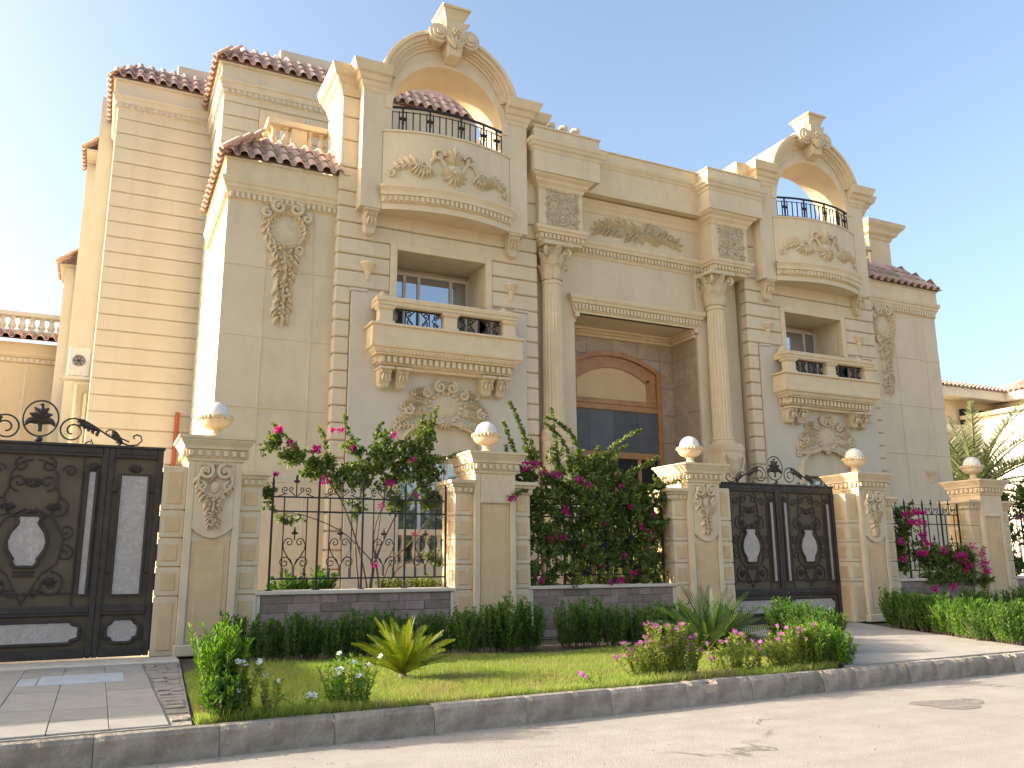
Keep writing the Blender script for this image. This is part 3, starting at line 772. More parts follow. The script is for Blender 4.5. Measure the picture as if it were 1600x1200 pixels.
def iron_scroll_panel(x0, x1, z0, z1, y, parent):
    mb = MB(); r = 0.017; w = x1-x0; h = z1-z0
    mb.tube([(x0, y, z0+0.03), (x1, y, z0+0.03)], r); mb.tube([(x0, y, z1-0.02), (x1, y, z1-0.02)], r)
    for q in (0.5,): mb.box(x0+w*q-0.02, x0+w*q+0.02, y-0.012, y+0.012, z0, z1)
    for sx in (-1, 1):
        c = x0+w*0.5+sx*w*0.25
        mb.tube(spiral(c-sx*0.15*w*0.5, z0+h*0.72, h*0.20, -PI/2, 1.3, sx, y), r, 5)
        mb.tube(spiral(c+sx*0.32*w*0.5, z0+h*0.74, h*0.19, -PI/2, 1.3, -sx, y), r, 5)
        mb.tube(spiral(c-sx*0.2*w*0.5, z0+h*0.25, h*0.20, PI/2, 1.3, -sx, y), r, 5)
        mb.tube(spiral(c+sx*0.3*w*0.5, z0+h*0.25, h*0.19, PI/2, 1.3, sx, y), r, 5)
        mb.tube([(c-sx*0.42*w*0.5, y, z1), (c-sx*0.1*w*0.5, y, z0+h*0.5), (c-sx*0.42*w*0.5, y, z0)], r, 5)
        mb.tube([(c+sx*0.46*w*0.5, y, z1), (c+sx*0.12*w*0.5, y, z0+h*0.5), (c+sx*0.46*w*0.5, y, z0)], r, 5)
        mb.tube([(c, y, z0), (c, y, z1)], r*0.8, 5)
    vp(mb, 'iron_panel', M['iron'], parent)
iron_scroll_panel(CX-1.41, CX-0.19, 7.19, 7.63, BY+0.17, bal)
iron_scroll_panel(CX+0.23, CX+1.41, 7.19, 7.63, BY+0.17, bal)
for u in (-1.55, -1.13, 1.10, 1.50):
    mb = MB(); console(CX+u, 5.68, 6.17, 0.32, BY+0.10, PY+0.01, mb); vp(mb, 'console', M['carving'], bal)

# attic storey with the open arch
AY = 18.62; AB = 19.75; AC = 7.26; CZ = 12.86
mb = MB()
Rin, Rw = 1.53, 2.0
# jambs below the spring line
mb.box(AC-2.27, AC-Rin, AY, AB, 12.2, CZ); mb.box(AC+Rin, AC+2.27, AY, AB, 12.2, CZ)
mb.box(AC-2.27, AC-1.76, AY, QY+0.1, 10.13, 12.2); mb.box(AC+1.76, AC+2.27, AY, QY+0.1, 10.13, 12.2)
mb.box(AC-1.76, AC+1.76, AY+0.02, QY+0.1, 10.14, 12.19)
attic = B(vp(mb, 'attic_wall', M['stucco']))
# wall between the round opening and the round gable
OC, OR = 13.38, 1.90; ZS = 13.84
n = 48; mb = MB(); vs = []
xs_ = math.sqrt(OR*OR-(ZS-OC)**2)
for i in range(n+1):
    th = PI*i/n
    ix, iz = Rin*math.cos(th), CZ+Rin*math.sin(th)
    t = i/n
    if t < 0.16: ox, oz = 2.27, CZ+(ZS-CZ)*t/0.16
    elif t < 0.24: ox, oz = 2.27-(2.27-xs_)*(t-0.16)/0.08, ZS
    elif t <= 0.76:
        a0 = math.asin((ZS-OC)/OR); q = a0+(PI-2*a0)*(t-0.24)/0.52; ox, oz = OR*math.cos(q), OC+OR*math.sin(q)
    elif t < 0.84: ox, oz = -xs_-(2.27-xs_)*(t-0.76)/0.08, ZS
    else: ox, oz = -2.27, ZS-(ZS-CZ)*(t-0.84)/0.16
    vs += [(AC+ix, AY, iz), (AC+ox, AY, oz), (AC+ox, AB, oz), (AC+ix, AB, iz)]
fs = []
for i in range(n):
    for j in range(4):
        a_, b_ = 4*i+j, 4*i+(j+1) % 4
        fs.append((b_, a_, a_+4, b_+4))
mb.add(vs, fs, True)
B(vp(mb, 'arch_wall', M['stucco']))
mb = MB()
mb.arch(AC, CZ, Rin+0.002, 1.72, 0, PI, AY-0.03, AY+0.02, 40)
B(vp(mb, 'archivolt', M['trim']))
mb = MB(); A0 = 0.235
for (r0, r1, y) in ((1.50, 1.58, AY-0.05), (1.58, 1.64, AY-0.09), (1.64, 1.72, AY-0.15), (1.72, 1.83, AY-0.22), (1.83, 1.91, AY-0.30), (1.91, 1.94, AY-0.27)):
    mb.arch(AC, OC, r0, r1, A0, PI-A0, y, AB+0.35 if r1 > 1.9 else AB, 44)
B(vp(mb, 'arch_moulding', M['trim']))
CPROF = [(13.18, 0.0), (13.24, 0.03), (13.27, 0.03), (13.33, 0.07), (13.42, 0.09), (13.45, 0.14), (13.56, 0.19), (13.60, 0.26), (13.72, 0.31), (13.80, 0.34), (13.84, 0.34)]
P2 = [(z+0.03, p) for z, p in CPROF]
for (c0, c1, yy, yb, pr, L_, R_) in ((CX-2.73, CX-2.2, QY-0.02, 20.4, CPROF, 1, 0), (CX+2.2, CX+2.73, QY-0.02, 20.4, CPROF, 0, 1), (AC-2.27, AC-1.62, AY-0.01, 19.2, P2, 1, 0), (AC+1.62, AC+2.27, AY-0.01, 19.2, P2, 0, 1)):
    mb = MB(); mb.cornice(c0, c1, yy, yb, pr, L=L_, R=R_); B(vp(mb, 'gable_cornice', M['trim']))
# keystone with scrolls and flared top
mb = MB()
mb.add([(AC-0.17, 18.20, 14.55), (AC+0.17, 18.20, 14.55), (AC+0.17, 18.7, 14.45), (AC-0.17, 18.7, 14.45),
        (AC-0.30, 18.12, 15.50), (AC+0.30, 18.12, 15.50), (AC+0.30, 18.9, 15.50), (AC-0.30, 18.9, 15.50)],
       [(3,2,1,0),(4,5,6,7),(0,1,5,4),(1,2,6,5),(2,3,7,6),(3,0,4,7)])
mb.frustum(AC-0.22, AC+0.22, 18.25, 18.75, 15.50, 15.85, 0.13, 0.13)
mb.box(AC-0.40, AC+0.40, 18.06, 18.94, 15.85, 15.93, 0.02)
for sx in (-1, 1):
    for k, (rr, y) in enumerate(((0.27, 18.22), (0.19, 18.17), (0.10, 18.12))):
        vs = []; n = 20; cx0, cz0 = AC+sx*0.43, 15.12
        for yy in (y, 18.75):
            for j in range(n): vs.append((cx0+rr*math.cos(2*PI*j/n), yy, cz0+rr*math.sin(2*PI*j/n)))
        mb.add(vs, [tuple(range(n)), tuple(range(2*n-1, n-1, -1))] + [(j, j+n, (j+1) % n+n, (j+1) % n) for j in range(n)], True)
    mb.rleaf(AC+sx*0.18, 15.42, PI/2-sx*0.9, 0.35, 0.08, 0.1, flat(18.3))
yk = lambda x: 18.14
for k in range(5): mb.rleaf(AC, 14.75, PI/2+(k-2)*0.42, 0.38, 0.07, 0.07, yk)
mb.rrose(AC, 15.2, 0.13, 0.09, yk)
B(vp(mb, 'keystone', M['carving']))
# bow front
SAG = 0.36; HW = 1.74
def bow(x): return AY - SAG*(1-((x-AC)/HW)**2)
def bow_pts(off=0.0, n=26):
    return [(AC-HW-off*0.6+(2*HW+1.2*off)*i/n, bow(AC-HW+2*HW*i/n)-off) for i in range(n+1)]
def bow_band(prof, mb, n=26):
    for (z0, o0), (z1, o1) in zip(prof[:-1], prof[1:]):
        a, b = bow_pts(o0, n), bow_pts(o1, n)
        vs = [(x, y, z0) for x, y in a] + [(x, y, z1) for x, y in b]; m = n+1
        mb.add(vs, [(i, i+1, m+i+1, m+i) for i in range(n)], True)
mb = MB()
pb = bow_pts(); mb.prism_xy(pb + [(AC+HW, AY+0.05), (AC-HW, AY+0.05)], 10.13, 12.22)
pb2 = bow_pts(0.03); mb.prism_xy(pb2 + [(AC+HW+0.03, AY+0.04), (AC-HW-0.03, AY+0.04)], 12.20, 12.25)
bowo = B(vp(mb, 'bow_parapet', M['stucco']))
mb = MB(); bow_band([(10.30, 0.0), (10.30, 0.05), (10.46, 0.055), (10.47, 0.10), (10.56, 0.11), (10.62, 0.14), (10.66, 0.165), (10.71, 0.165), (10.73, 0.0)], mb)
vp(mb, 'bow_cornice', M['trim'], bowo)
mb = MB(); n = 28
for i in range(n):
    t = (i+0.5)/n; x = AC-HW+2*HW*t; y = bow(x)-0.05
    mb.box(x-0.036, x+0.036, y-0.055, y+0.02, 10.325, 10.45)
vp(mb, 'dentil_row', M['trim'], bowo, True)
# garland on the bow
mb = MB(); g0 = lambda x: bow(max(AC-HW, min(AC+HW, x)))
def garland(cx, cz, yf, mb, s=1.0):
    mb.rdome(cx, cz+0.02, 0.26*s, 0.2*s, 0.09, yf, 14)
    mb.rrose(cx, cz-0.05*s, 0.2*s, 0.13, yf, 7)
    for k in range(7): mb.rleaf(cx, cz+0.2*s, PI/2+(k-3)*0.27, (0.50-0.06*abs(k-3))*s, 0.085*s, 0.12, yf, bend=(k-3)*0.25)
    for k in range(9): mb.rleaf(cx, cz-0.06*s, -PI/2+(k-4)*0.4, 0.36*s, 0.10*s, 0.13, yf, bend=(k-4)*0.2)
    for sx in (-1, 1):
        mb.rscroll(cx+sx*0.42*s, cz+0.38*s, 0.17*s, 0 if sx < 0 else PI, 1.3, -sx, 0.055*s, yf, 0.02)
        mb.rtube([(cx+sx*(0.2+0.5*t)*s, cz+(0.02+0.30*math.sin(t*PI))*s) for t in [i/10 for i in range(11)]], 0.05*s, yf, 0.01)
        x1, z1 = cx+sx*0.80*s, cz-0.10*s
        for k in range(7): mb.rleaf(x1+sx*(-0.15+0.05*k)*s, z1+0.14*s, -PI/2+sx*(k-3)*0.2, (0.36-0.03*abs(k-3))*s, 0.07*s, 0.12, yf, bend=sx*0.3)
        mb.rscroll(x1, z1+0.05*s, 0.2*s, PI/2, 0.8, sx, 0.05*s, yf, 0.03)
        mb.rtube([(x1+sx*(0.1+0.62*t)*s, z1+(0.16+0.10*math.sin(t*PI)-0.24*t)*s) for t in [i/10 for i in range(11)]], [0.05*s*(1-0.4*i/10) for i in range(11)], yf, 0.01)
        for k in range(8):
            t = k/7; mb.rleaf(x1+sx*(0.2+0.5*t)*s, z1+(0.2-0.16*t)*s, (0.9 if k % 2 else -1.2)*(1 if sx > 0 else 1)+(0 if sx > 0 else PI if not k % 2 else PI), (0.27-0.1*t)*s, 0.075*s, 0.10, yf, bend=0.6*(-1 if k % 2 else 1))
        mb.rscroll(x1+sx*0.78*s, z1-0.12*s, 0.10*s, PI/2, 1.1, sx, 0.045*s, yf, 0.02)
garland(AC+0.02, 11.28, g0, mb)
vp(mb, 'garland_carving', M['carving'], bowo)
# curved iron railing
mb = MB(); RO = -0.10
def rail_pt(t, z): 
    x = AC-1.52+3.04*t; return (x, bow(x)-RO, z)
mb.tube([rail_pt(i/24, 12.93) for i in range(25)], 0.035, 8)
mb.tube([rail_pt(i/24, 12.80) for i in range(25)], 0.014, 6)
mb.tube([rail_pt(i/24, 12.31) for i in range(25)], 0.016, 6)
rail = B(vp(mb, 'arch_railing', M['iron']))
BAR = MB(); BAR.box(-0.013, 0.013, -0.013, 0.013, 12.22, 12.82); BAR = BAR.mesh('bar', M['iron'])
for i in range(19):
    p = rail_pt(i/18, 0); link('bar', BAR, rail, loc=(p[0], p[1], 0))
FL = MB(); yf = flat(-0.012)
FL.box(-0.02, 0.02, -0.02, 0.02, 12.22, 12.93)
for (a, L) in ((PI/2, 0.17), (0.5, 0.13), (PI-0.5, 0.13), (-PI/2, 0.2)): FL.rleaf(0, 12.58, a, L, 0.04, 0.03, yf)
for sx in (-1, 1): FL.tube(spiral(sx*0.05, 12.62, 0.05, -PI/2, 1, sx), 0.012, 5)
FL = FL.mesh('fleur_bar', M['iron'])
for t in (1.5/18, 5.5/18, 10.5/18, 14.5/18, 17/18):
    p = rail_pt(t, 0); link('fleur_bar', FL, rail, loc=(p[0], p[1], 0))
for u in (-1.95, 1.93):
    mb = MB(); console(AC+u, 9.5, 10.13, 0.34, AY+0.03, QY+0.01, mb); B(vp(mb, 'console', M['carving']))
for u in (-1.95, 1.93):
    mb = MB(); mb.lathe(CX+u, QY, [(8.36, 0.02), (8.42, 0.05), (8.46, 0.04), (8.58, 0.09), (8.62, 0.075), (8.66, 0.12), (8.76, 0.17), (8.78, 0.19), (8.83, 0.19)], 14)
    B(vp(mb, 'wall_sconce', M['trim']))
bay_right = []
for o in bay: bay_right.append(copy_tree(o, villa, (DX, 0, 0)))

# ================================================================== low side blocks
def side_block(x0, x1, left):
    y = 19.22
    mb = MB(); mb.box(x0, x1, y, 23.1, 0.27, 10.95); vp(mb, 'side_wall', M['stucco'])
    # shallow panel joints on the front
    mb = MB()
    for z in (3.45, 5.1, 6.75, 8.42): mb.box(x0+0.0, x1, y-0.018, y+0.01, z-0.02, z+0.02, 0.008)
    for q in (0.36, 0.8): mb.box(x0+(x1-x0)*q-0.02, x0+(x1-x0)*q+0.02, y-0.016, y+0.01, 0.27, 9.9, 0.007)
    vp(mb, 'wall_moulding', M['stucco'])
    L, R = (1, 0) if left else (0, 1)
    mb = MB(); mb.cornice(x0, x1, y, 23.0, [(9.98, 0.0), (10.0, 0.03), (10.16, 0.035), (10.17, 0.06), (10.22, 0.07), (10.27, 0.11), (10.33, 0.115), (10.37, 0.15), (10.44, 0.17), (10.50, 0.17), (10.52, 0.10), (10.98, 0.10)], L, R)
    c = vp(mb, 'eave_cornice', M['trim'])
    mb = dentils(x0, x1, y-0.03, 10.02, 10.15, 0.125, 0.06)
    if left: dentils_side(y, 23.0, x0-0.03, -1, 10.02, 10.15, 0.125, 0.06, mb)
    else: dentils_side(y, 23.0, x1+0.03, 1, 10.02, 10.15, 0.125, 0.06, mb)
    vp(mb, 'dentil_row', M['trim'], c, True)
    # tiled pent roof
    mb = MB(); e = 0.16; run = 0.86; zt = 11.88; ze = 10.985; yt = y-e+run
    if left: xa, xb, xt = x0-e, x1, x0-e+run
    else: xa, xb, xt = x0, x1+e, x1+e-run
    f0 = (xa, y-e, ze); f1 = (xb, y-e, ze)
    t0 = (xt if left else x0, yt, zt); t1 = (x1 if left else xt, yt, zt)
    s0 = (xa if left else xb, 22.95, ze); s1 = (xt, 22.95, zt)
    hipe = f0 if left else f1; hipt = t0 if left else t1
    mb.add([f0, f1, t1, t0], [(0, 1, 2, 3)]); mb.add([hipe, s0, s1, hipt], [(0, 1, 2, 3)])
    r = vp(mb, 'tiled_roof', M['tile'])
    mb = MB(); mb.box(x0-(e-0.03 if left else 0), x1+(0 if left else e-0.03), y-e+0.03, 22.9, ze-0.05, ze-0.006)
    vp(mb, 'soffit', M['stucco'], r)
    S = 1.2; W = 0.27*S
    up = Vector((0, run, zt-ze)); n = int((xb-xa)/W)+1
    k = run/up.length
    tile_field(r, (xa, y-e-0.06, ze), (1, 0, 0), up, n, 3, k if left else 0, 0 if left else k, s=S)
    ups = Vector(((1 if left else -1)*run, 0, zt-ze))
    if left: tile_field(r, (xa-0.06, 22.95, ze), (0, -1, 0), ups, int((22.95-y+e)/W)+1, 3, 0, k, s=S)
    else: tile_field(r, (xb+0.06, y-e, ze), (0, 1, 0), ups, int((22.95-y+e)/W)+1, 3, k, 0, s=S)
    ridge_line(r, hipe, hipt)
    # long cartouche with a tail
    cx = x0+1.36 if left else x0+0.68
    mb = MB(); yf = flat(y)
    cartouche_tall(cx, 9.42, yf, mb)
    vp(mb, 'wreath_carving', M['carving'])
def cartouche_tall(cx, cz, yf, mb):
    mb.rdome(cx, cz, 0.30, 0.33, 0.05, yf, 18)
    for k in range(20):
        a = 2*PI*k/20
        mb.rleaf(cx+0.43*math.cos(a), cz+0.45*math.sin(a), a+1.75, 0.24, 0.085, 0.13, yf, bend=-0.8, n=4)
        mb.rleaf(cx+0.47*math.cos(a+0.1), cz+0.50*math.sin(a+0.1), a+0.7, 0.16, 0.065, 0.10, yf, bend=0.9, n=4)
        mb.rdome(cx+0.36*math.cos(a), cz+0.39*math.sin(a), 0.045, 0.045, 0.08, yf, 6)
    for sx in (-1, 1):
        mb.rscroll(cx+sx*0.20, cz+0.53, 0.17, PI/2, 1.4, -sx, 0.06, yf, 0.06)
        mb.rscroll(cx+sx*0.46, cz+0.34, 0.12, PI/2, 1.2, -sx, 0.05, yf, 0.06)
        mb.rscroll(cx+sx*0.30, cz-0.48, 0.11, -PI/2, 1.2, sx, 0.045, yf, 0.05)
    for k in range(5): mb.rleaf(cx, cz+0.5, PI/2+(k-2)*0.5, 0.26, 0.08, 0.12, yf)
    z = cz-0.52; q = random.Random(3)
    for r in range(15):
        w = 0.30*(1-0.045*r)
        for sx in (-1, 0, 1):
            mb.rleaf(cx+sx*w*0.6+q.uniform(-0.03, 0.03), z+q.uniform(-0.03, 0.03), -PI/2+sx*q.uniform(0.4, 1.1), q.uniform(0.2, 0.30), 0.085, q.uniform(0.09, 0.15), yf, bend=-sx*1.1, n=4)
        for t in range(2): mb.rdome(cx+q.uniform(-0.6, 0.6)*w, z+q.uniform(-0.05, 0.05), 0.055, 0.055, 0.13, yf, 7)
        z -= 0.118
    mb.rleaf(cx, z+0.1, -PI/2, 0.2, 0.05, 0.06, yf)
side_block(2.02, 4.56, True)
side_block(22.66, 26.0, False)
mb = MB(); mb.lathe(24.9, 19.2, [(4.15, 0.02), (4.25, 0.06), (4.3, 0.05), (4.42, 0.1), (4.46, 0.16), (4.52, 0.19), (4.56, 0.2)], 12); vp(mb, 'wall_sconce', M['trim'])

# ================================================================== taller wings behind, on the left
def clap_wall(x0, x1, y, yb, z0, z1, pitch, left=True, mt='stucco_warm', skip=None):
    mb = MB(); mb.box(x0+0.04, x1, y+0.05, yb, z0, z1+0.9); vp(mb, 'wing_wall', M[mt])
    z = z1
    while z > z0 + 0.1:
        a = max(z0, z-pitch)
        if skip and a < skip[3] and z > skip[2]:
            course(x0, skip[0], a, z, y, y+0.6, 'clad_course', mt, 0.022, False); course(skip[1], x1, a, z, y, y+0.6, 'clad_course', mt, 0.022, False)
        else: course(x0, x1, a, z, y, yb if left else y+0.6, 'clad_course', mt, 0.022, False)
        z -= pitch
def wing_eave(x0, x1, y, yb, z, side=True, rows=4):
    """dentil cornice under a tiled pent roof, z = top of wall"""
    mb = MB(); mb.cornice(x0, x1, y, yb, [(z-0.62, 0.0), (z-0.60, 0.03), (z-0.46, 0.035), (z-0.44, 0.07), (z-0.36, 0.10), (z-0.30, 0.10), (z-0.26, 0.15), (z-0.2, 0.16), (z-0.19, 0.09), (z+0.3, 0.09)], 1, 0)
    c = vp(mb, 'eave_cornice', M['stucco_warm'])
    mb = dentils(x0, x1, y-0.03, z-0.585, z-0.47, 0.16, 0.055)
    dentils_side(y, yb, x0-0.03, -1, z-0.585, z-0.47, 0.16, 0.055, mb)
    vp(mb, 'dentil_row', M['stucco_warm'], c, True)
    e = 0.20; ze = z+0.31; run = 0.92; zt = ze+0.97
    f0, f1 = (x0-e, y-e, ze), (x1, y-e, ze); t0, t1 = (x0-e+run, y-e+run, zt), (x1, y-e+run, zt)
    s0, s1 = (x0-e, yb, ze), (x0-e+run, yb, zt)
    mb = MB(); mb.add([f0, f1, t1, t0], [(0, 1, 2, 3)]); mb.add([f0, s0, s1, t0], [(0, 1, 2, 3)])
    r = vp(mb, 'tiled_roof', M['tile'])
    mb = MB(); mb.box(x0-e+0.03, x1, y-e+0.03, yb, ze-0.06, ze-0.006); vp(mb, 'soffit', M['stucco_warm'], r)
    up = Vector((0, run, 0.97)); k = run/up.length; S = 1.2; W = 0.27*S
    tile_field(r, (x0-e, y-e-0.06, ze), (1, 0, 0), up, int((x1-x0+e)/W)+1, 3, k, 0, s=S)
    if side: tile_field(r, (x0-e-0.06, yb, ze), (0, -1, 0), (run, 0, 0.97), int((yb-y+e)/W)+1, 2, 0, k, s=S)
    ridge_line(r, f0, t0)
    mb = MB(); mb.box(x0-e+run+0.9, x1, y-e+run+0.02, y-e+run+0.3, zt-0.3, zt+0.42, 0.02); vp(mb, 'roof_parapet', M['stucco_warm'])
clap_wall(2.10, 6.2, 23.0, 26.2, 0.27, 15.0, 0.42, skip=(3.12, 4.42, 12.4, 14.5))
wing_eave(2.10, 6.2, 23.0, 26.2, 15.4)
mb = MB()
for (a, b, z0, z1) in ((3.12, 3.32, 12.3, 14.5), (4.22, 4.42, 12.3, 14.5), (3.32, 4.22, 14.2, 14.5)): mb.box(a, b, 22.97, 23.12, z0, z1, 0.012)
vp(mb, 'window_surround', M['trim'])
window(3.32, 4.22, 12.3, 14.2, 23.06, (0.5,), 'white', glass='glass_dark')
clap_wall(-0.62, 2.14, 26.0, 29.4, 0.27, 15.4, 0.475)
wing_eave(-0.62, 2.14, 26.0, 29.0, 15.85)
mb = MB(); mb.box(-1.15, 6.0, 29.0, 34, 0.27, 17.1); vp(mb, 'wing_wall', M['stucco_warm'])
mb = MB(); mb.box(-1.6, -1.22, 33.0, 34.0, 0.27, 16.4); s = vp(mb, 'wing_wall', M['stucco_warm'])
mb = MB(); mb.box(-1.62, -1.2, 31.9, 34.0, 16.42, 16.5); r = vp(mb, 'tiled_roof', M['stucco_warm'])
tile_field(r, (-1.72, 33.9, 16.45), (0, -1, 0), (0.45, 0, 0.4), 7, 2, s=1.2)
mb = MB(); mb.box(-2.0, -1.62, 34.0, 36.0, 0.27, 12.6); vp(mb, 'wing_wall', M['stucco_warm'])
mb = MB(); mb.box(-2.2, -1.5, 33.9, 36.1, 12.6, 12.68); r = vp(mb, 'tiled_roof', M['stucco_warm'])
tile_field(r, (-2.25, 36.0, 12.62), (0, -1, 0), (0.7, 0, 0.6), 8, 2, s=1.2)
# main body behind the facade
mb = MB(); mb.box(6.2, 22.4, 22.6, 29.5, 0.27, 12.0); vp(mb, 'main_wall', M['stucco_warm'])
# upper pavilion seen through the left arch
mb = MB(); mb.box(6.2, 10.4, 24.2, 28.0, 12.0, 16.45); vp(mb, 'pavilion_wall', M['stucco_warm'])
mb = MB(); mb.add([(6.0, 24.1, 16.45), (10.5, 24.1, 16.45), (10.5, 24.8, 17.3), (6.0, 24.8, 17.3)], [(0, 1, 2, 3)]); mb.box(6.0, 10.4, 24.8, 25.1, 16.3, 17.75)
r = vp(mb, 'tiled_roof', M['tile']); tile_field(r, (6.0, 24.02, 16.45), (1, 0, 0), (0, 0.7, 0.85), 14, 3, s=1.2)
mb = MB(); mb.box(10.1, 11.2, 22.2, 23.5, 12.0, 15.3, 0.02); vp(mb, 'rear_wall', M['stucco'])  # block added for the sunlit white wall seen through the arch
# balustrades above the side block roofs
BAL_M = baluster_mesh(0.52, 0.09)
def roof_balustrade(x0, x1, y, z, side=None, n=None, block=None):
    mb = MB(); mb.box(x0, x1, y, y+0.26, z, z+0.16, 0.015); mb.box(x0-0.03, x1+0.03, y-0.04, y+0.30, z+0.68, z+0.84, 0.02)
    if side is not None:
        xs = x0 if side < 0 else x1-0.26
        mb.box(xs, xs+0.26, y+0.26, y+2.2, z, z+0.16, 0.015); mb.box(xs-0.03, xs+0.29, y+0.30, y+2.2, z+0.68, z+0.84, 0.02)
    if block: mb.box(block[0], block[1], y+0.02, y+0.24, z+0.16, z+0.68, 0.015)
    o = vp(mb, 'roof_balustrade', M['trim'])
    k = max(2, int((x1-x0)/0.3))
    for i in range(k):
        x = x0+0.15+i*(x1-x0-0.3)/(k-1)
        if block and block[0]-0.08 < x < block[1]+0.08: continue
        link('baluster', BAL_M, o, loc=(x, y+0.13, z+0.16))
    if side is not None:
        xs = (x0 if side < 0 else x1-0.26)+0.13
        for i in range(1, 6): link('baluster', BAL_M, o, loc=(xs, y+0.13+i*0.36, z+0.16))
roof_balustrade(3.02, 4.56, 20.5, 12.12, -1, block=(3.62, 4.02))
roof_balustrade(22.7, 24.75, 20.5, 12.12)
mb = MB(); mb.box(25.0, 26.1, 20.8, 22.4, 11.4, 13.7)
mb.cornice(25.0, 26.1, 20.8, 22.4, [(13.45, 0.0), (13.5, 0.06), (13.58, 0.08), (13.66, 0.2), (13.78, 0.26), (13.92, 0.40), (14.06, 0.45)], B=1)
vp(mb, 'corner_pedestal', M['trim'])
mb = MB(); mb.arch(23.6, 12.2, 1.5, 2.0, 0.2, PI-0.2, 21.6, 23.2, 24); mb.box(21.7, 25.3, 21.7, 23.1, 11.9, 12.4); vp(mb, 'rear_arch', M['stucco'])
mb = MB(); mb.box(16.9, 17.4, 21.5, 23.5, 12.0, 13.6, 0.02); mb.cornice(16.9, 17.4, 21.5, 23.5, [(z, p*0.9) for z, p in CPROF]); vp(mb, 'rear_pier', M['stucco_warm'])
# small finials on the porch parapet
FIN = MB(); FIN.lathe(0, 0, [(-0.3, 0.2), (0, 0.2), (0.08, 0.2), (0.2, 0.11), (0.32, 0.1), (0.36, 0.14), (0.46, 0.14), (0.5, 0.06)], 10); FIN = FIN.mesh('finial', M['trim'])
for x in (10.66, 11.08, 11.48): vlink('finial', FIN, loc=(x, 19.3, 13.50))
for x in (17.15, 17.6, 18.05): vlink('finial', FIN, loc=(x, 19.9, 13.62))

# ================================================================== porch and entablature
WY = 19.45
OX0, OX1, OZ = 11.38, 15.60, 8.46
mb = MB()
mb.box(9.95, OX0, WY, 20.9, 0.27, 10.3); mb.box(OX1, 17.2, WY, 20.9, 0.27, 10.3); mb.box(OX0, OX1, WY, 20.9, OZ, 10.3)
mb.box(9.95, 17.2, WY, 20.9, 10.3, 13.0)
vp(mb, 'porch_wall', M['stucco'])
mb = MB()
for x0, x1 in ((9.93, 10.98), (15.60, 16.62)): mb.box(x0, x1, WY-0.08, WY+0.02, 0.27, 10.2, 0.015)
vp(mb, 'pilaster', M['stucco'])
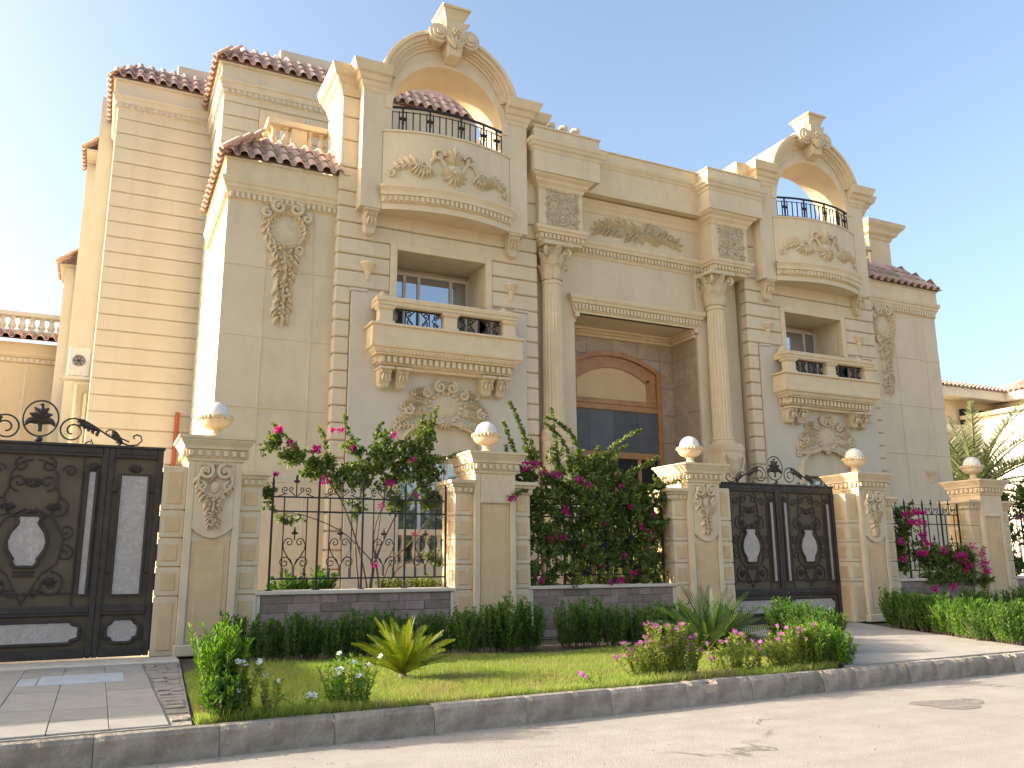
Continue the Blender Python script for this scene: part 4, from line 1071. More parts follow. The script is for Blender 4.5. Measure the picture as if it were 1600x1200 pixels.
# fluted columns
def column(cx, cy, z0, z1, r, parent=None):
    mb = MB(); zb = z0
    fl = lambda j: 1.0 if j % 4 in (0,) else (0.90 if j % 4 == 2 else 0.945)
    mb.lathe(cx, cy, [(z0+0.18, r*1.04), (z0+0.3, r), (z0+(z1-z0)*0.4, r*0.99), (z1-1.12, r*0.90)], 80, True, 0, fl)
    mb.lathe(cx, cy, [(z1-1.14, r*0.93), (z1-1.10, r*1.02), (z1-1.05, r*1.02), (z1-1.02, r*0.93)], 28)
    mb.box(cx-r*1.35, cx+r*1.35, cy-r*1.35, cy+r*1.35, z0-0.1, z0, 0.015)
    mb.lathe(cx, cy, [(z0, r*1.3), (z0+0.06, r*1.32), (z0+0.1, r*1.1), (z0+0.14, r*1.18), (z0+0.18, r*1.08)], 28)
    col = vp(mb, 'column', M['trim'])
    mb = MB(); zc = z1-1.02; H = 1.0
    mb.lathe(cx, cy, [(zc, r*0.92), (zc+0.5, r*0.95), (zc+0.8, r*1.15), (zc+0.9, r*1.3)], 24)
    for (zz, hh, rr, off, nn) in ((zc, 0.42, r*0.93, 0, 8), (zc+0.16, 0.56, r*0.95, PI/8, 8), (zc+0.42, 0.46, r*1.0, 0, 8)):
        for k in range(nn):
            a = off + 2*PI*k/nn; ca, sa = math.cos(a), math.sin(a); vs = []
            for i, (t, o2, w) in enumerate(((0, 0.01, 0.10), (0.35, 0.03, 0.125), (0.7, 0.06, 0.12), (0.9, 0.13, 0.09), (1.0, 0.19, 0.05), (0.9, 0.215, 0.025))):
                q = rr+o2
                for sgn, dd in ((-1, 0), (0, 0.035), (1, 0)):
                    vs.append((cx+ca*(q+dd)-sa*w*sgn, cy+sa*(q+dd)+ca*w*sgn, zz+hh*t))
            fs = []
            for i in range(5):
                for j in range(2):
                    b2 = 3*i+j; fs.append((b2, b2+1, b2+4, b2+3))
            mb.add(vs, fs)
    for k in range(4):
        a = PI/4+k*PI/2; ca, sa = math.cos(a), math.sin(a)
        c = Vector((cx+ca*r*1.52, cy+sa*r*1.52, zc+0.74))
        pts = []
        for i in range(22):
            t = i/21; q = 0.14*(1-0.85*t); b2 = PI*0.6 - t*2*PI*1.5
            pts.append((c.x+ca*q*math.cos(b2), c.y+sa*q*math.cos(b2), c.z+q*math.sin(b2)))
        mb.tube(pts, 0.045, 6)
        mb.tube([(cx+ca*r*1.0, cy+sa*r*1.0, zc+0.5), (cx+ca*r*1.2, cy+sa*r*1.2, zc+0.8), (c.x, c.y, c.z+0.13)], 0.045, 6)
    for k in range(4):
        a = k*PI/2-PI/2; mb.lathe(cx+math.cos(a)*r*1.22, cy+math.sin(a)*r*1.22, [(zc+0.80, 0.02), (zc+0.83, 0.07), (zc+0.90, 0.08), (zc+0.95, 0.03)], 8)
    mb.box(cx-r*1.62, cx+r*1.62, cy-r*1.62, cy+r*1.62, z1-0.12, z1, 0.02)
    vp(mb, 'capital', M['carving'], col)
    # pedestal with a carved shield
    mb = MB(); mb.box(cx-0.38, cx+0.38, cy-0.40, WY, 0.27, z0-0.16, 0.02)
    mb.cornice(cx-0.38, cx+0.38, cy-0.40, WY, [(z0-0.26, 0.0), (z0-0.22, 0.015), (z0-0.16, 0.03), (z0-0.1, 0.035)])
    ped = vp(mb, 'pedestal', M['trim'], col)
    mb = MB(); yf = flat(cy-0.40)
    zc = z0-0.62
    mb.rdome(cx, zc, 0.24, 0.3, 0.06, yf, 16)
    mb.rtube([(cx-0.34, zc+0.3), (cx-0.36, zc+0.1), (cx-0.22, zc-0.2), (cx, zc-0.42), (cx+0.22, zc-0.2), (cx+0.36, zc+0.1), (cx+0.34, zc+0.3)], 0.04, yf)
    for k in range(5): mb.rtube([(cx-0.3+0.04*k, zc+0.25-0.1*k), (cx, zc+0.05-0.11*k), (cx+0.3-0.04*k, zc+0.25-0.1*k)], 0.02, yf, 0.04)
    vp(mb, 'shield_carving', M['carving'], col)
column(10.50, 19.12, 4.95, 10.14, 0.285)
column(16.10, 19.12, 4.95, 10.14, 0.285)
# lintel over the porch opening
mb = MB(); mb.cornice(OX0-0.02, OX1+0.05, WY-0.02, WY+0.1, [(8.46, 0.03), (8.52, 0.03), (8.53, 0.06), (8.72, 0.065), (8.74, 0.12), (8.80, 0.14), (8.84, 0.18), (8.90, 0.20), (8.95, 0.20)])
for x in (OX0-0.03, OX1-0.12): mb.box(x, x+0.15, WY-0.13, WY+0.02, 8.32, 8.46, 0.02)
lin = vp(mb, 'porch_lintel', M['trim'])
vp(dentils(OX0-0.06, OX1+0.1, WY-0.08, 8.56, 8.70, 0.115, 0.055), 'dentil_row', M['trim'], lin, True)
# entablature pieces
EY = 18.78; EB = WY+0.05
def ent_block(x0, x1):
    mb = MB(); mb.box(x0, x1, EY+0.07, EB, 10.5, 11.72)
    mb.box(x0, x0+0.24, EY+0.03, EY+0.08, 10.62, 11.66, 0.012); mb.box(x1-0.14, x1, EY+0.03, EY+0.08, 10.62, 11.66, 0.012)
    mb.cornice(x0, x1, EY+0.03, EB, [(10.14, -0.04), (10.2, -0.03), (10.22, 0.0), (10.36, 0.0), (10.38, 0.06), (10.44, 0.08), (10.48, 0.12), (10.56, 0.13), (10.60, 0.02)])
    mb.cornice(x0, x1, EY+0.03, EB, [(11.66, 0.0), (11.72, 0.04), (11.76, 0.04), (11.84, 0.12), (11.90, 0.14), (11.96, 0.22), (12.02, 0.25)])
    o = vp(mb, 'entablature_block', M['trim'])
    mb = MB(); mb.box(x0-0.27, x1+0.42, EY-0.27, EB, 12.02, 12.58)
    mb.cornice(x0-0.27, x1+0.42, EY-0.27, EB, [(12.58, 0.0), (12.62, 0.03), (12.68, 0.05), (12.72, 0.10), (12.78, 0.12), (12.82, 0.16), (12.90, 0.18)])
    mb.box(x0-0.25, x1+0.44, EY-0.24, 20.6, 12.90, 13.30); mb.box(x0-0.29, x1+0.48, EY-0.28, 20.64, 13.30, 13.35, 0.01)
    vp(mb, 'entablature_cornice', M['stucco'], o)
    vp(dentils_all(x0, x1), 'dentil_row', M['trim'], o, True)
    mb = MB(); mb.box(x0+0.245, x1-0.145, EY+0.045, EY+0.08, 10.64, 11.65); vp(mb, 'panel_ground', M['panelstone'], o)
    mb = MB(); yf = flat(EY+0.045); cx = (x0+0.24+x1-0.14)/2; cz = 11.18; w = (x1-x0-0.42)/2; h = 0.50
    for gx in range(3):
        for gz in range(3):
            x = cx+(gx-1)*w*0.66; z = cz+(gz-1)*h*0.66
            mb.rrose(x, z, 0.11, 0.06, yf, 6)
            mb.rscroll(x, z, 0.17, random.random()*6, 0.9, random.choice((-1, 1)), 0.025, yf, 0.01, 12)
            for k in range(7):
                a = random.random()*2*PI; mb.rleaf(x+0.12*math.cos(a), z+0.12*math.sin(a), a+0.6, 0.15, 0.05, 0.06, yf, n=3)
    for k in range(60):
        mb.rdome(cx+random.uniform(-w, w), cz+random.uniform(-h, h), 0.035, 0.035, 0.05, yf, 6)
    vp(mb, 'floral_panel', M['panelstone'], o)
def dentils_all(x0, x1):
    mb = dentils(x0, x1, EY+0.03, 10.235, 10.35, 0.125, 0.055)
    dentils_side(EY+0.06, WY, x0, -1, 10.235, 10.35, 0.125, 0.055, mb); dentils_side(EY+0.06, WY, x1, 1, 10.235, 10.35, 0.125, 0.055, mb)
    return mb
ent_block(9.98, 11.36)
ent_block(15.88, 17.24)
mb = MB()
x0, x1 = 11.36, 15.88
mb.cornice(x0, x1, WY-0.02, WY+0.05, [(10.16, 0.0), (10.22, 0.02), (10.24, 0.04), (10.40, 0.045), (10.42, 0.10), (10.48, 0.12), (10.54, 0.16), (10.62, 0.17), (10.66, 0.02)], 0, 0)
mb.cornice(x0, x1, WY-0.02, WY+0.05, [(11.55, 0.0), (11.62, 0.03), (11.66, 0.03), (11.74, 0.09), (11.78, 0.10), (11.84, 0.15), (11.90, 0.15)], 0, 0)
mb.box(x0, x1, WY-0.42, WY+0.05, 11.95, 12.78)
mb.cornice(x0, x1, WY-0.42, WY+0.05, [(12.78, 0.0), (12.82, 0.03), (12.86, 0.04), (12.90, 0.07), (12.95, 0.09), (12.99, 0.10)], 0, 0)
mb.box(x0, x1, WY-0.40, 20.6, 12.99, 13.33); mb.box(x0, x1, WY-0.44, 20.6, 13.33, 13.37, 0.01)
ent = vp(mb, 'entablature', M['trim'])
vp(dentils(x0, x1, WY-0.06, 10.26, 10.385, 0.118, 0.055), 'dentil_row', M['trim'], ent, True)
# crossed olive branches on the frieze
mb = MB(); yf = flat(WY); cx, cz = 13.62, 11.12
q = random.Random(11)
for sx in (-1, 1):
    spine = [(cx+sx*(-0.10+1.45*t), cz+0.10*math.sin(t*3.0)-0.10*t+0.02) for t in [i/12 for i in range(13)]]
    mb.rtube(spine, [0.04*(1-0.5*i/12) for i in range(13)], yf)
    for k in range(0, 13):
        x, z = spine[k]
        for sg in (1, -1):
            a = q.uniform(0.75, 1.15)*sg
            mb.rleaf(x+q.uniform(-0.03, 0.03), z, a if sx > 0 else PI-a, q.uniform(0.36, 0.52)*(1-0.3*k/12), 0.062, q.uniform(0.08, 0.16), yf, bend=q.uniform(-0.5, 0.5)-sg*sx*0.3)
        if k % 2: mb.rdome(x+0.08*sx, z+q.uniform(-0.15, 0.15), 0.05, 0.065, 0.14, yf, 8)
    mb.rleaf(spine[-1][0], spine[-1][1], 0.0 if sx > 0 else PI, 0.3, 0.055, 0.1, yf)
mb.rrose(cx, cz, 0.13, 0.07, yf)
vp(mb, 'olive_branch_carving', M['carving'], ent)

# porch interior
DY = 20.72
mb = MB(); mb.box(OX0-0.2, OX1+0.2, DY, DY+0.2, 0.27, 8.6); mb.box(OX0-0.4, OX1+0.4, WY+0.1, DY+0.2, 0.27, 0.9)
vp(mb, 'porch_back_wall', M['mortar'])
zr = [0.92, 1.75, 2.6, 3.45, 4.3, 5.15, 6.0, 6.85, 7.7, 8.20]
def in_door(x0, x1, z0, z1):
    if x1 <= 11.6 or x0 >= 15.12: return False
    return z0 < 7.2
for i in range(len(zr)-1):
    xs = [OX0, 12.08, 13.0, 13.92, 14.84, OX1] if i % 2 else [OX0, 11.6, 12.5, 13.4, 14.3, 15.12, OX1]
    for a, b in zip(xs[:-1], xs[1:]):
        if not in_door(a, b, zr[i], zr[i+1]):
            mb = MB(); mb.box(a+0.004, b-0.004, DY-0.03, DY+0.01, zr[i]+0.004, zr[i+1]-0.004, 0.004); vp(mb, 'stone_tile', M['porch_stone'])
        elif b > 15.12:
            mb = MB(); mb.box(15.12, b-0.004, DY-0.03, DY+0.01, zr[i]+0.004, zr[i+1]-0.004, 0.004); vp(mb, 'stone_tile', M['porch_stone'])
    for y0, y1 in ((WY+0.02, 20.05), (20.05, DY-0.03)):
        for xw, s in ((OX1, 1), (OX0, -1)):
            mb = MB(); mb.box(xw-0.02 if s > 0 else xw-0.02, xw+0.02, y0+0.004, y1-0.004, zr[i]+0.004, zr[i+1]-0.004, 0.004); vp(mb, 'stone_tile', M['porch_stone'])
mb = MB()
for k, (z0, z1, d) in enumerate(((8.20, 8.30, 0.06), (8.30, 8.38, 0.11), (8.38, 8.46, 0.16))):
    mb.box(OX0, OX1, DY-0.03-d, DY, z0, z1, 0.01); mb.box(OX1-0.02-d, OX1, WY+0.03, DY-0.19, z0, z1, 0.01); mb.box(OX0, OX0+0.02+d, WY+0.03, DY-0.19, z0, z1, 0.01)
vp(mb, 'ceiling_moulding', M['trim'])
# timber doorway: frame with arched head, transom panel, dark glazing, doors below
dcx = 13.36; hw = 1.74; zs = 7.28; fy = DY-0.10
def bow_strip(mb, ho, zo, ro, hi, zi, ri, y0, y1, n=28):
    """band between two flat arches: half width, spring height and rise of the outer and the inner one"""
    vs = []
    for i in range(n+1):
        t = -1+2*i/n
        vs += [(dcx+hi*t, y0, zi+ri*(1-t*t)), (dcx+ho*t, y0, zo+ro*(1-t*t)), (dcx+ho*t, y1, zo+ro*(1-t*t)), (dcx+hi*t, y1, zi+ri*(1-t*t))]
    fs = []
    for i in range(n):
        for j in range(4):
            a_, b_ = 4*i+j, 4*i+(j+1) % 4
            fs.append((b_, a_, a_+4, b_+4))
    mb.add(vs, fs)
mb = MB()
mb.box(dcx-hw, dcx-hw+0.16, fy, DY+0.05, 0.9, zs-0.01, 0.015); mb.box(dcx+hw-0.16, dcx+hw, fy, DY+0.05, 0.9, zs-0.01, 0.015)
bow_strip(mb, hw, zs, 0.56, hw-0.16, zs-0.04, 0.44, fy, DY+0.05)
door = vp(mb, 'timber_doorway', M['wood'])
mb = MB()
mb.box(dcx-hw+0.16, dcx+hw-0.16, fy+0.01, DY+0.05, 6.02, 6.20, 0.02); mb.box(dcx-hw+0.16, dcx+hw-0.16, fy+0.05, DY+0.05, 6.20, 6.36, 0.02)
mb.box(dcx-hw+0.16, dcx+hw-0.16, fy+0.01, DY+0.05, 4.60, 4.80, 0.02)
h2 = hw-0.36
mb.box(dcx+h2-0.16, dcx+h2, fy+0.06, DY+0.05, 6.36, 7.06, 0.015); mb.box(dcx-h2, dcx-h2+0.16, fy+0.06, DY+0.05, 6.36, 7.06, 0.015)
bow_strip(mb, h2, 7.07, 0.46, h2-0.16, 6.92, 0.42, fy+0.06, DY+0.05)
for x in (dcx-0.85, dcx, dcx+0.85): mb.box(x-0.06, x+0.06, fy+0.02, DY+0.03, 0.9, 4.6, 0.01)
vp(mb, 'transom_frame', M['wood'], door)
mb = MB(); n = 20; h3 = h2-0.17
poly = [(dcx-h3, 6.37), (dcx+h3, 6.37)] + [(dcx+h3*(1-2*i/n), 6.905+0.41*(1-(1-2*i/n)**2)) for i in range(n+1)]
mb.prism(poly, fy+0.085, DY+0.03); vp(mb, 'transom_panel', M['door_panel'], door)
mb = MB(); poly = [(dcx-hw+0.17, 6.1), (dcx+hw-0.17, 6.1)] + [(dcx+(hw-0.17)*(1-2*i/n), zs-0.05+0.44*(1-(1-2*i/n)**2)) for i in range(n+1)]
mb.prism(poly, DY-0.012, DY+0.02); vp(mb, 'arch_backing', M['wood'], door)
for a, b in ((-1.54, -0.85), (-0.85, 0.0), (0.0, 0.85), (0.85, 1.54)):
    mb = MB(); mb.box(dcx+a+0.004, dcx+b-0.004, fy+0.05, fy+0.06, 4.80, 6.02); vp(mb, 'pane', M['glass_dark'], door)
mb = MB(); mb.box(dcx-1.54, dcx+1.54, DY-0.02, DY+0.02, 0.9, 4.6); vp(mb, 'dark_opening', M['dark'], door)
# drain pipe on the left wing corner
mb = MB(); mb.tube([(1.74, 25.93, 6.0), (1.74, 25.93, 4.6), (1.55, 25.9, 3.4), (1.55, 25.9, 1.2)], 0.06, 8); vp(mb, 'drain_pipe', M['pipe'])
mb = MB(); mb.tube([(-0.78, 28.9, 1.0), (-0.78, 28.9, 6.9)], 0.055, 8); mb.tube([(-1.05, 28.93, 1.0), (-1.05, 28.93, 7.2)], 0.04, 8); vp(mb, 'drain_pipe', M['trim'])
# ------------------------------------------------------------------ fence: posts, lamps, gates, low walls, railings
def wp(root, mb, name, mt, parent=None, stuff=False):
    o = mb.build(name, mt, parent or root, stuff)
    if parent is None: o.matrix_parent_inverse = Matrix.Translation(-root.location)
    return o
PCX = [1.58, 6.50, 11.30, 16.20, 20.45]
F0, F1 = 14.12, 14.95
ZB = 0.27
def make_post(cx, label, ornate, lcap, rcap, side_z=3.16):
    p = thing('fence_post', label, 'fence post', (cx, 14.55, ZB), 'carved posts of the front fence')
    mb = MB(); h = 0.41
    mb.box(cx-h+0.012, cx+h-0.012, F0+0.035, F1, ZB, 3.25)
    mb.box(cx-h-0.03, cx+h+0.03, F0-0.03, F1+0.03, ZB, 0.44, 0.015)
    mb.box(cx-h, cx-h+0.11, F0, F1+0.01, 0.44, 3.24, 0.008); mb.box(cx+h-0.11, cx+h, F0, F1+0.01, 0.44, 3.24, 0.008)
    if ornate:
        n = 12
        poly = [(cx-h+0.112, 3.24), (cx-h+0.112, 2.20)] + [(cx-0.29+0.58*i/n, 2.20-0.16*math.sin(PI*i/n)) for i in range(n+1)] + [(cx+h-0.112, 2.20), (cx+h-0.112, 3.24)]
        mb.prism(poly, F0+0.002, F0+0.06)
        mb.rtube([(cx-0.30+0.60*i/n, 2.21-0.16*math.sin(PI*i/n)) for i in range(n+1)], 0.022, flat(F0+0.002))
    else:
        mb.box(cx-h+0.112, cx+h-0.112, F0+0.002, F0+0.06, 2.78, 3.24)
        mb.box(cx-h+0.112, cx+h-0.112, F0-0.015, F0+0.06, 2.70, 2.78, 0.01)
    wp(p, mb, 'shaft', M['fence_stone'])
    mb = MB(); mb.box(cx-0.285, cx+0.285, F0+0.02, F0+0.05, 0.46, 2.0 if ornate else 2.68, 0.008); mb.box(cx-0.21, cx+0.21, F0+0.008, F0+0.03, 0.56, 1.9 if ornate else 2.58, 0.01)
    wp(p, mb, 'inset_panel', M['fence_inset'])
    mb = MB()
    mb.cornice(cx-h, cx+h, F0, F1, [(3.23, 0.0), (3.25, 0.025), (3.29, 0.025), (3.30, 0.045), (3.42, 0.05), (3.435, 0.085), (3.47, 0.09), (3.49, 0.10), (3.56, 0.145), (3.585, 0.15), (3.59, 0.175), (3.635, 0.18)], B=1)
    cap = wp(p, mb, 'post_cap', M['fence_stone'])
    dm = MB(); dm.box(-0.032, 0.032, -0.05, 0.03, 3.32, 3.41, 0.004); dm = dm.mesh('dentil', M['fence_stone'])
    for i in range(7): link('dentil', dm, cap, loc=(cx-0.39+0.13*i, F0-0.045, 0))
    for i in range(7):
        for sx in (-1, 1): link('dentil', dm, cap, loc=(cx+sx*(h+0.045), F0+0.03+0.13*i, 0), rot=(0, 0, sx*PI/2))
    # side pilasters built of panelled blocks
    for sx, hascap in ((-1, lcap), (1, rcap)):
        if hascap is None: continue
        a, b = sorted((cx+sx*0.41, cx+sx*0.76)); top = 2.88 if hascap else side_z
        zs = [ZB, 1.16, 1.60, 2.04, 2.47, top]
        for z0, z1 in zip(zs[:-1], zs[1:]):
            mb = MB(); mb.box(a, b, 14.22, 14.86, z0+0.009, z1-0.009, 0.009)
            blk = wp(p, mb, 'pilaster_block', M['fence_stone'])
            mb = MB(); mb.box(a+0.07, b-0.07, 14.207, 14.23, z0+0.09, z1-0.09, 0.008)
            xe = a if sx < 0 else b
            mb.box(xe-0.012, xe+0.012, 14.32, 14.76, z0+0.09, z1-0.09, 0.008)
            wp(p, mb, 'inset_panel', M['fence_inset'], blk)
        mb = MB(); mb.box(a+0.02, b-0.02, 14.245, 14.835, ZB, top)
        wp(p, mb, 'pilaster_core', M['fence_inset'])
        if hascap:
            L, R = (1, 0) if sx < 0 else (0, 1)
            mb = MB(); mb.cornice(a, b, 14.22, 14.86, [(2.86, 0.0), (2.88, 0.02), (2.90, 0.035), (2.98, 0.04), (2.99, 0.07), (3.03, 0.09), (3.05, 0.125), (3.11, 0.13)], L, R, 1)
            pc = wp(p, mb, 'pilaster_cap', M['fence_stone'])
            for i in range(3): link('dentil', dm, pc, loc=(a+0.07+0.11*i, 14.22-0.035, -0.42), mw=Matrix.Translation((a+0.07+0.11*i, 14.19, 2.90)) @ Matrix.Scale(0.8, 4) @ Matrix.Translation((0, 0, -3.32)))
            xe = a if sx < 0 else b
            for i in range(6): link('dentil', dm, pc, mw=Matrix.Translation((xe+sx*0.032, 14.27+0.108*i, 2.90)) @ Matrix.Rotation(sx*PI/2, 4, 'Z') @ Matrix.Scale(0.8, 4) @ Matrix.Translation((0, 0, -3.32)))
    if ornate:
        mb = MB(); yf = flat(F0+0.002); q = random.Random(int(cx*10))
        for sx in (-1, 1):
            mb.rscroll(cx+sx*0.145, 3.075, 0.125, PI/2, 1.4, sx, 0.036, yf, 0.035)
            mb.rscroll(cx+sx*0.20, 2.84, 0.07, PI/2, 1.2, sx, 0.03, yf, 0.035)
            mb.rtube([(cx+sx*(0.04+0.22*math.sin(t*2.6)), 3.2-0.45*t) for t in [i/10 for i in range(11)]], 0.028, yf, 0.03)
            for k in range(7):
                mb.rleaf(cx+sx*(0.235-0.026*k), 2.98-0.065*k, -PI/2+sx*q.uniform(0.3, 1.0), 0.15, 0.048, q.uniform(0.06, 0.09), yf, bend=-sx*0.9, n=4)
                mb.rdome(cx+sx*(0.21-0.024*k), 2.93-0.065*k, 0.026, 0.026, 0.075, yf, 6)
            for k in range(4): mb.rleaf(cx+sx*0.1, 3.2, -PI/2+sx*(0.2+0.4*k), 0.16, 0.042, 0.07, yf, n=4)
        mb.rdome(cx, 2.83, 0.085, 0.11, 0.06, yf, 14)
        for k in range(5): mb.rleaf(cx, 3.02+0.04*k, -PI/2+(k-2)*0.35, 0.16, 0.04, 0.08, yf, n=4)
        z = 2.69
        for r in range(9):
            w = 0.13*(1-0.055*r)
            for sx in (-1, 0, 1):
                mb.rleaf(cx+sx*w*0.6, z, -PI/2+sx*q.uniform(0.5, 1.2), 0.12, 0.042, q.uniform(0.06, 0.09), yf, bend=-sx, n=4)
            for t in range(3): mb.rdome(cx+q.uniform(-0.75, 0.75)*w, z-q.uniform(0, 0.05), 0.03, 0.03, q.uniform(0.06, 0.085), yf, 7)
            z -= 0.052
        wp(p, mb, 'floral_carving', M['carving'])
    return p
make_post(PCX[0], 'ornate beige stone post beside the left driveway gate', True, False, True)
make_post(PCX[1], 'plain panelled beige post standing between the two bougainvilleas', False, True, True)
make_post(PCX[2], 'ornate beige stone post on the left of the double gate', True, True, False)
make_post(PCX[3], 'ornate beige stone post on the right of the double gate', True, False, True)
make_post(PCX[4], 'plain panelled beige post at the right end of the fence', False, True, True)
def make_lamp(cx, label):
    t = thing('globe_lamp', label, 'lamp', (cx, 14.53, 3.636), 'white globe lamps on the fence posts')
    cy = 14.53
    mb = MB(); z = 3.637
    mb.lathe(cx, cy, [(z, 0.15), (z+0.03, 0.15), (z+0.045, 0.125), (z+0.07, 0.13), (z+0.10, 0.085), (z+0.17, 0.075), (z+0.175, 0.10), (z+0.19, 0.095), (z+0.20, 0.14), (z+0.235, 0.205), (z+0.29, 0.245), (z+0.34, 0.262), (z+0.37, 0.275), (z+0.395, 0.285), (z+0.41, 0.27), (z+0.39, 0.2)], 24)
    for k in range(24):
        a = 2*PI*k/24; mb.lathe(cx+0.262*math.cos(a), cy+0.262*math.sin(a), [(z+0.335, 0.01), (z+0.35, 0.032), (z+0.375, 0.036), (z+0.40, 0.02)], 6)
    for k in range(12):
        a = 2*PI*k/12; ca, sa = math.cos(a), math.sin(a)
        vs = [(cx+ca*q-sa*w*s2, cy+sa*q+ca*w*s2, z+zz) for (q, w, zz) in ((0.14, 0.02, 0.23), (0.215, 0.05, 0.28), (0.262, 0.03, 0.335), (0.285, 0.008, 0.33)) for s2 in (-1, 1)]
        mb.add(vs, [(0, 1, 3, 2), (2, 3, 5, 4), (4, 5, 7, 6)])
    wp(t, mb, 'urn', M['urn'])
    mb = MB(); c = z+0.43; R = 0.212
    mb.lathe(cx, cy, [(c+R*math.sin(a), max(0.003, R*math.cos(a))) for a in [(-0.35+ (PI/2+0.35)*i/16) for i in range(17)]], 28)
    wp(t, mb, 'globe', M['globe'])
for cx, lb in zip(PCX, ('white globe in a stone urn on the post by the left gate', 'white globe in a stone urn between the two bougainvilleas', 'sunlit white globe in a stone urn left of the double gate',
                        'shaded white globe in a stone urn right of the double gate', 'shaded white globe in a stone urn in front of the date palm')): make_lamp(cx, lb)

# ---- low walls with stone cladding
def low_wall(x0, x1, label):
    w = thing('low_wall', label, 'low wall', ((x0+x1)/2, 14.5, ZB), 'low clad walls under the railings')
    mb = MB(); mb.box(x0, x1, 14.262, 14.74, ZB-0.02, 1.14); wp(w, mb, 'wall_core', M['mortar'])
    mb = MB(); mb.box(x0-0.06, x1+0.06, 14.20, 14.80, 1.141, 1.205, 0.012); wp(w, mb, 'coping', M['coping'])
    for a in (x0-0.03, x1-0.03):
        mb = MB(); mb.box(a, a+0.06, 14.235, 14.3, ZB, 1.14, 0.006); wp(w, mb, 'edge_strip', M['coping'])
    z = ZB
    for r in range(6):
        x = x0+0.034
        while x < x1-0.04:
            L = random.uniform(0.25, 0.62); b = min(x1-0.034, x+L)
            if x1-b < 0.15: b = x1-0.034
            mb = MB(); d = random.uniform(-0.01, 0.006)
            mb.box(x+0.003, b-0.003, 14.247+d, 14.30, z+0.0035, z+0.1413, 0.008)
            wp(w, mb, 'cladding_stone', M['clad'])
            x = b
        z += 0.145
low_wall(2.37, 5.71, 'low wall of mauve cladding stone right of the left gate post')
low_wall(7.29, 10.51, 'low wall of mauve cladding stone under the dense bougainvillea')
low_wall(16.99, 19.66, 'low wall of mauve cladding stone right of the double gate')
low_wall(21.24, 25.4, 'low wall of mauve cladding stone beyond the last post, cut by the frame')

# ---- iron railings
def railing(x0, x1, label, npost):
    g = thing('iron_railing', label, 'railing', ((x0+x1)/2, 14.48, 1.205), 'iron railings between the posts')
    y = 14.48; zt, zm, zb = 2.74, 2.50, 1.39
    rails = []
    for z in (zt, zm, zb):
        mb = MB(); mb.box(x0, x1, y-0.011, y+0.011, z-0.013, z+0.013); wp(g, mb, 'rail', M['iron'])
    pm = MB(); pm.box(-0.016, 0.016, -0.016, 0.016, 1.205, 3.02); pm.lathe(0, 0, [(3.02, 0.018), (3.06, 0.014), (3.12, 0.002)], 6); pm.box(-0.05, 0.05, -0.05, 0.05, 1.205, 1.22)
    pm = pm.mesh('upright', M['iron'])
    bm_ = MB(); bm_.box(-0.009, 0.009, -0.009, 0.009, 1.40, 2.74); bm_ = bm_.mesh('bar', M['iron'])
    sc = MB(); st = MB(); r = 0.0095
    for sx in (-1, 1):
        # heart above, round scroll below
        sc.tube([(sx*q, 0, z) for q, z in ((0.02, 1.62), (0.10, 1.74), (0.17, 1.86), (0.185, 1.95), (0.15, 2.02))] + spiral(sx*0.09, 1.985, 0.075, 0.4 if sx > 0 else PI-0.4, 1.2, sx, 0), r, 5)
        sc.tube([(sx*0.012, 0, 1.42), (sx*0.012, 0, 1.6), (sx*0.05, 0, 1.70)] + spiral(sx*0.15, 1.655, 0.095, 2.2 if sx > 0 else PI-2.2, 1.3, -sx, 0), r, 5)
        sc.tube([(sx*0.17, 0, 1.57), (sx*0.17, 0, 1.39)], r, 5)
        st.tube([(sx*0.30, 0, 2.75), (sx*0.16, 0, 2.80)] + spiral(sx*0.19, 2.86, 0.06, -PI/2, 1.3, sx, 0), r*0.9, 5)
        st.tube([(sx*0.02, 0, 2.76), (sx*0.07, 0, 2.81)] + spiral(sx*0.085, 2.87, 0.045, -PI/2, 1.2, sx, 0), r*0.9, 5)
        sc.rleaf(0, 2.13, PI/2+sx*1.3, 0.06, 0.018, 0.012, flat(0)); st.rleaf(0, 3.0, PI/2+sx*1.3, 0.06, 0.018, 0.012, flat(0))
    sc.tube([(0, 0, 2.02), (0, 0, 2.24)], 0.012, 5); sc.rleaf(0, 2.13, PI/2, 0.1, 0.02, 0.012, flat(0))
    st.tube([(0, 0, 2.75), (0, 0, 3.1)], 0.011, 5); st.rleaf(0, 3.0, PI/2, 0.12, 0.02, 0.012, flat(0))
    sc = sc.mesh('scroll_motif', M['iron']); st = st.mesh('top_scroll', M['iron'])
    xs = [x0 + (x1-x0)*i/(npost-1) for i in range(npost)]
    inv = Matrix.Translation(-g.location)
    for i, x in enumerate(xs):
        link('upright', pm, g, loc=(x, y, 0)).matrix_parent_inverse = inv
        if i < npost-1:
            s = (xs[1]-xs[0])
            for q in (0.25, 0.75): link('bar', bm_, g, loc=(x+s*q, y, 0)).matrix_parent_inverse = inv
            link('scroll_motif', sc, g, loc=(x+s*0.5, y, 0)).matrix_parent_inverse = inv
            link('top_scroll', st, g, loc=(x+s*0.5, y, 0)).matrix_parent_inverse = inv
railing(2.56, 5.66, 'black scrolled iron railing behind the open flowering climber', 5)
railing(7.36, 10.45, 'black scrolled iron railing overgrown by the dense bougainvillea', 5)
railing(17.05, 19.6, 'black scrolled iron railing with pink flowers right of the double gate', 5)
railing(21.3, 25.3, 'black scrolled iron railing beyond the last post at the right edge', 6)

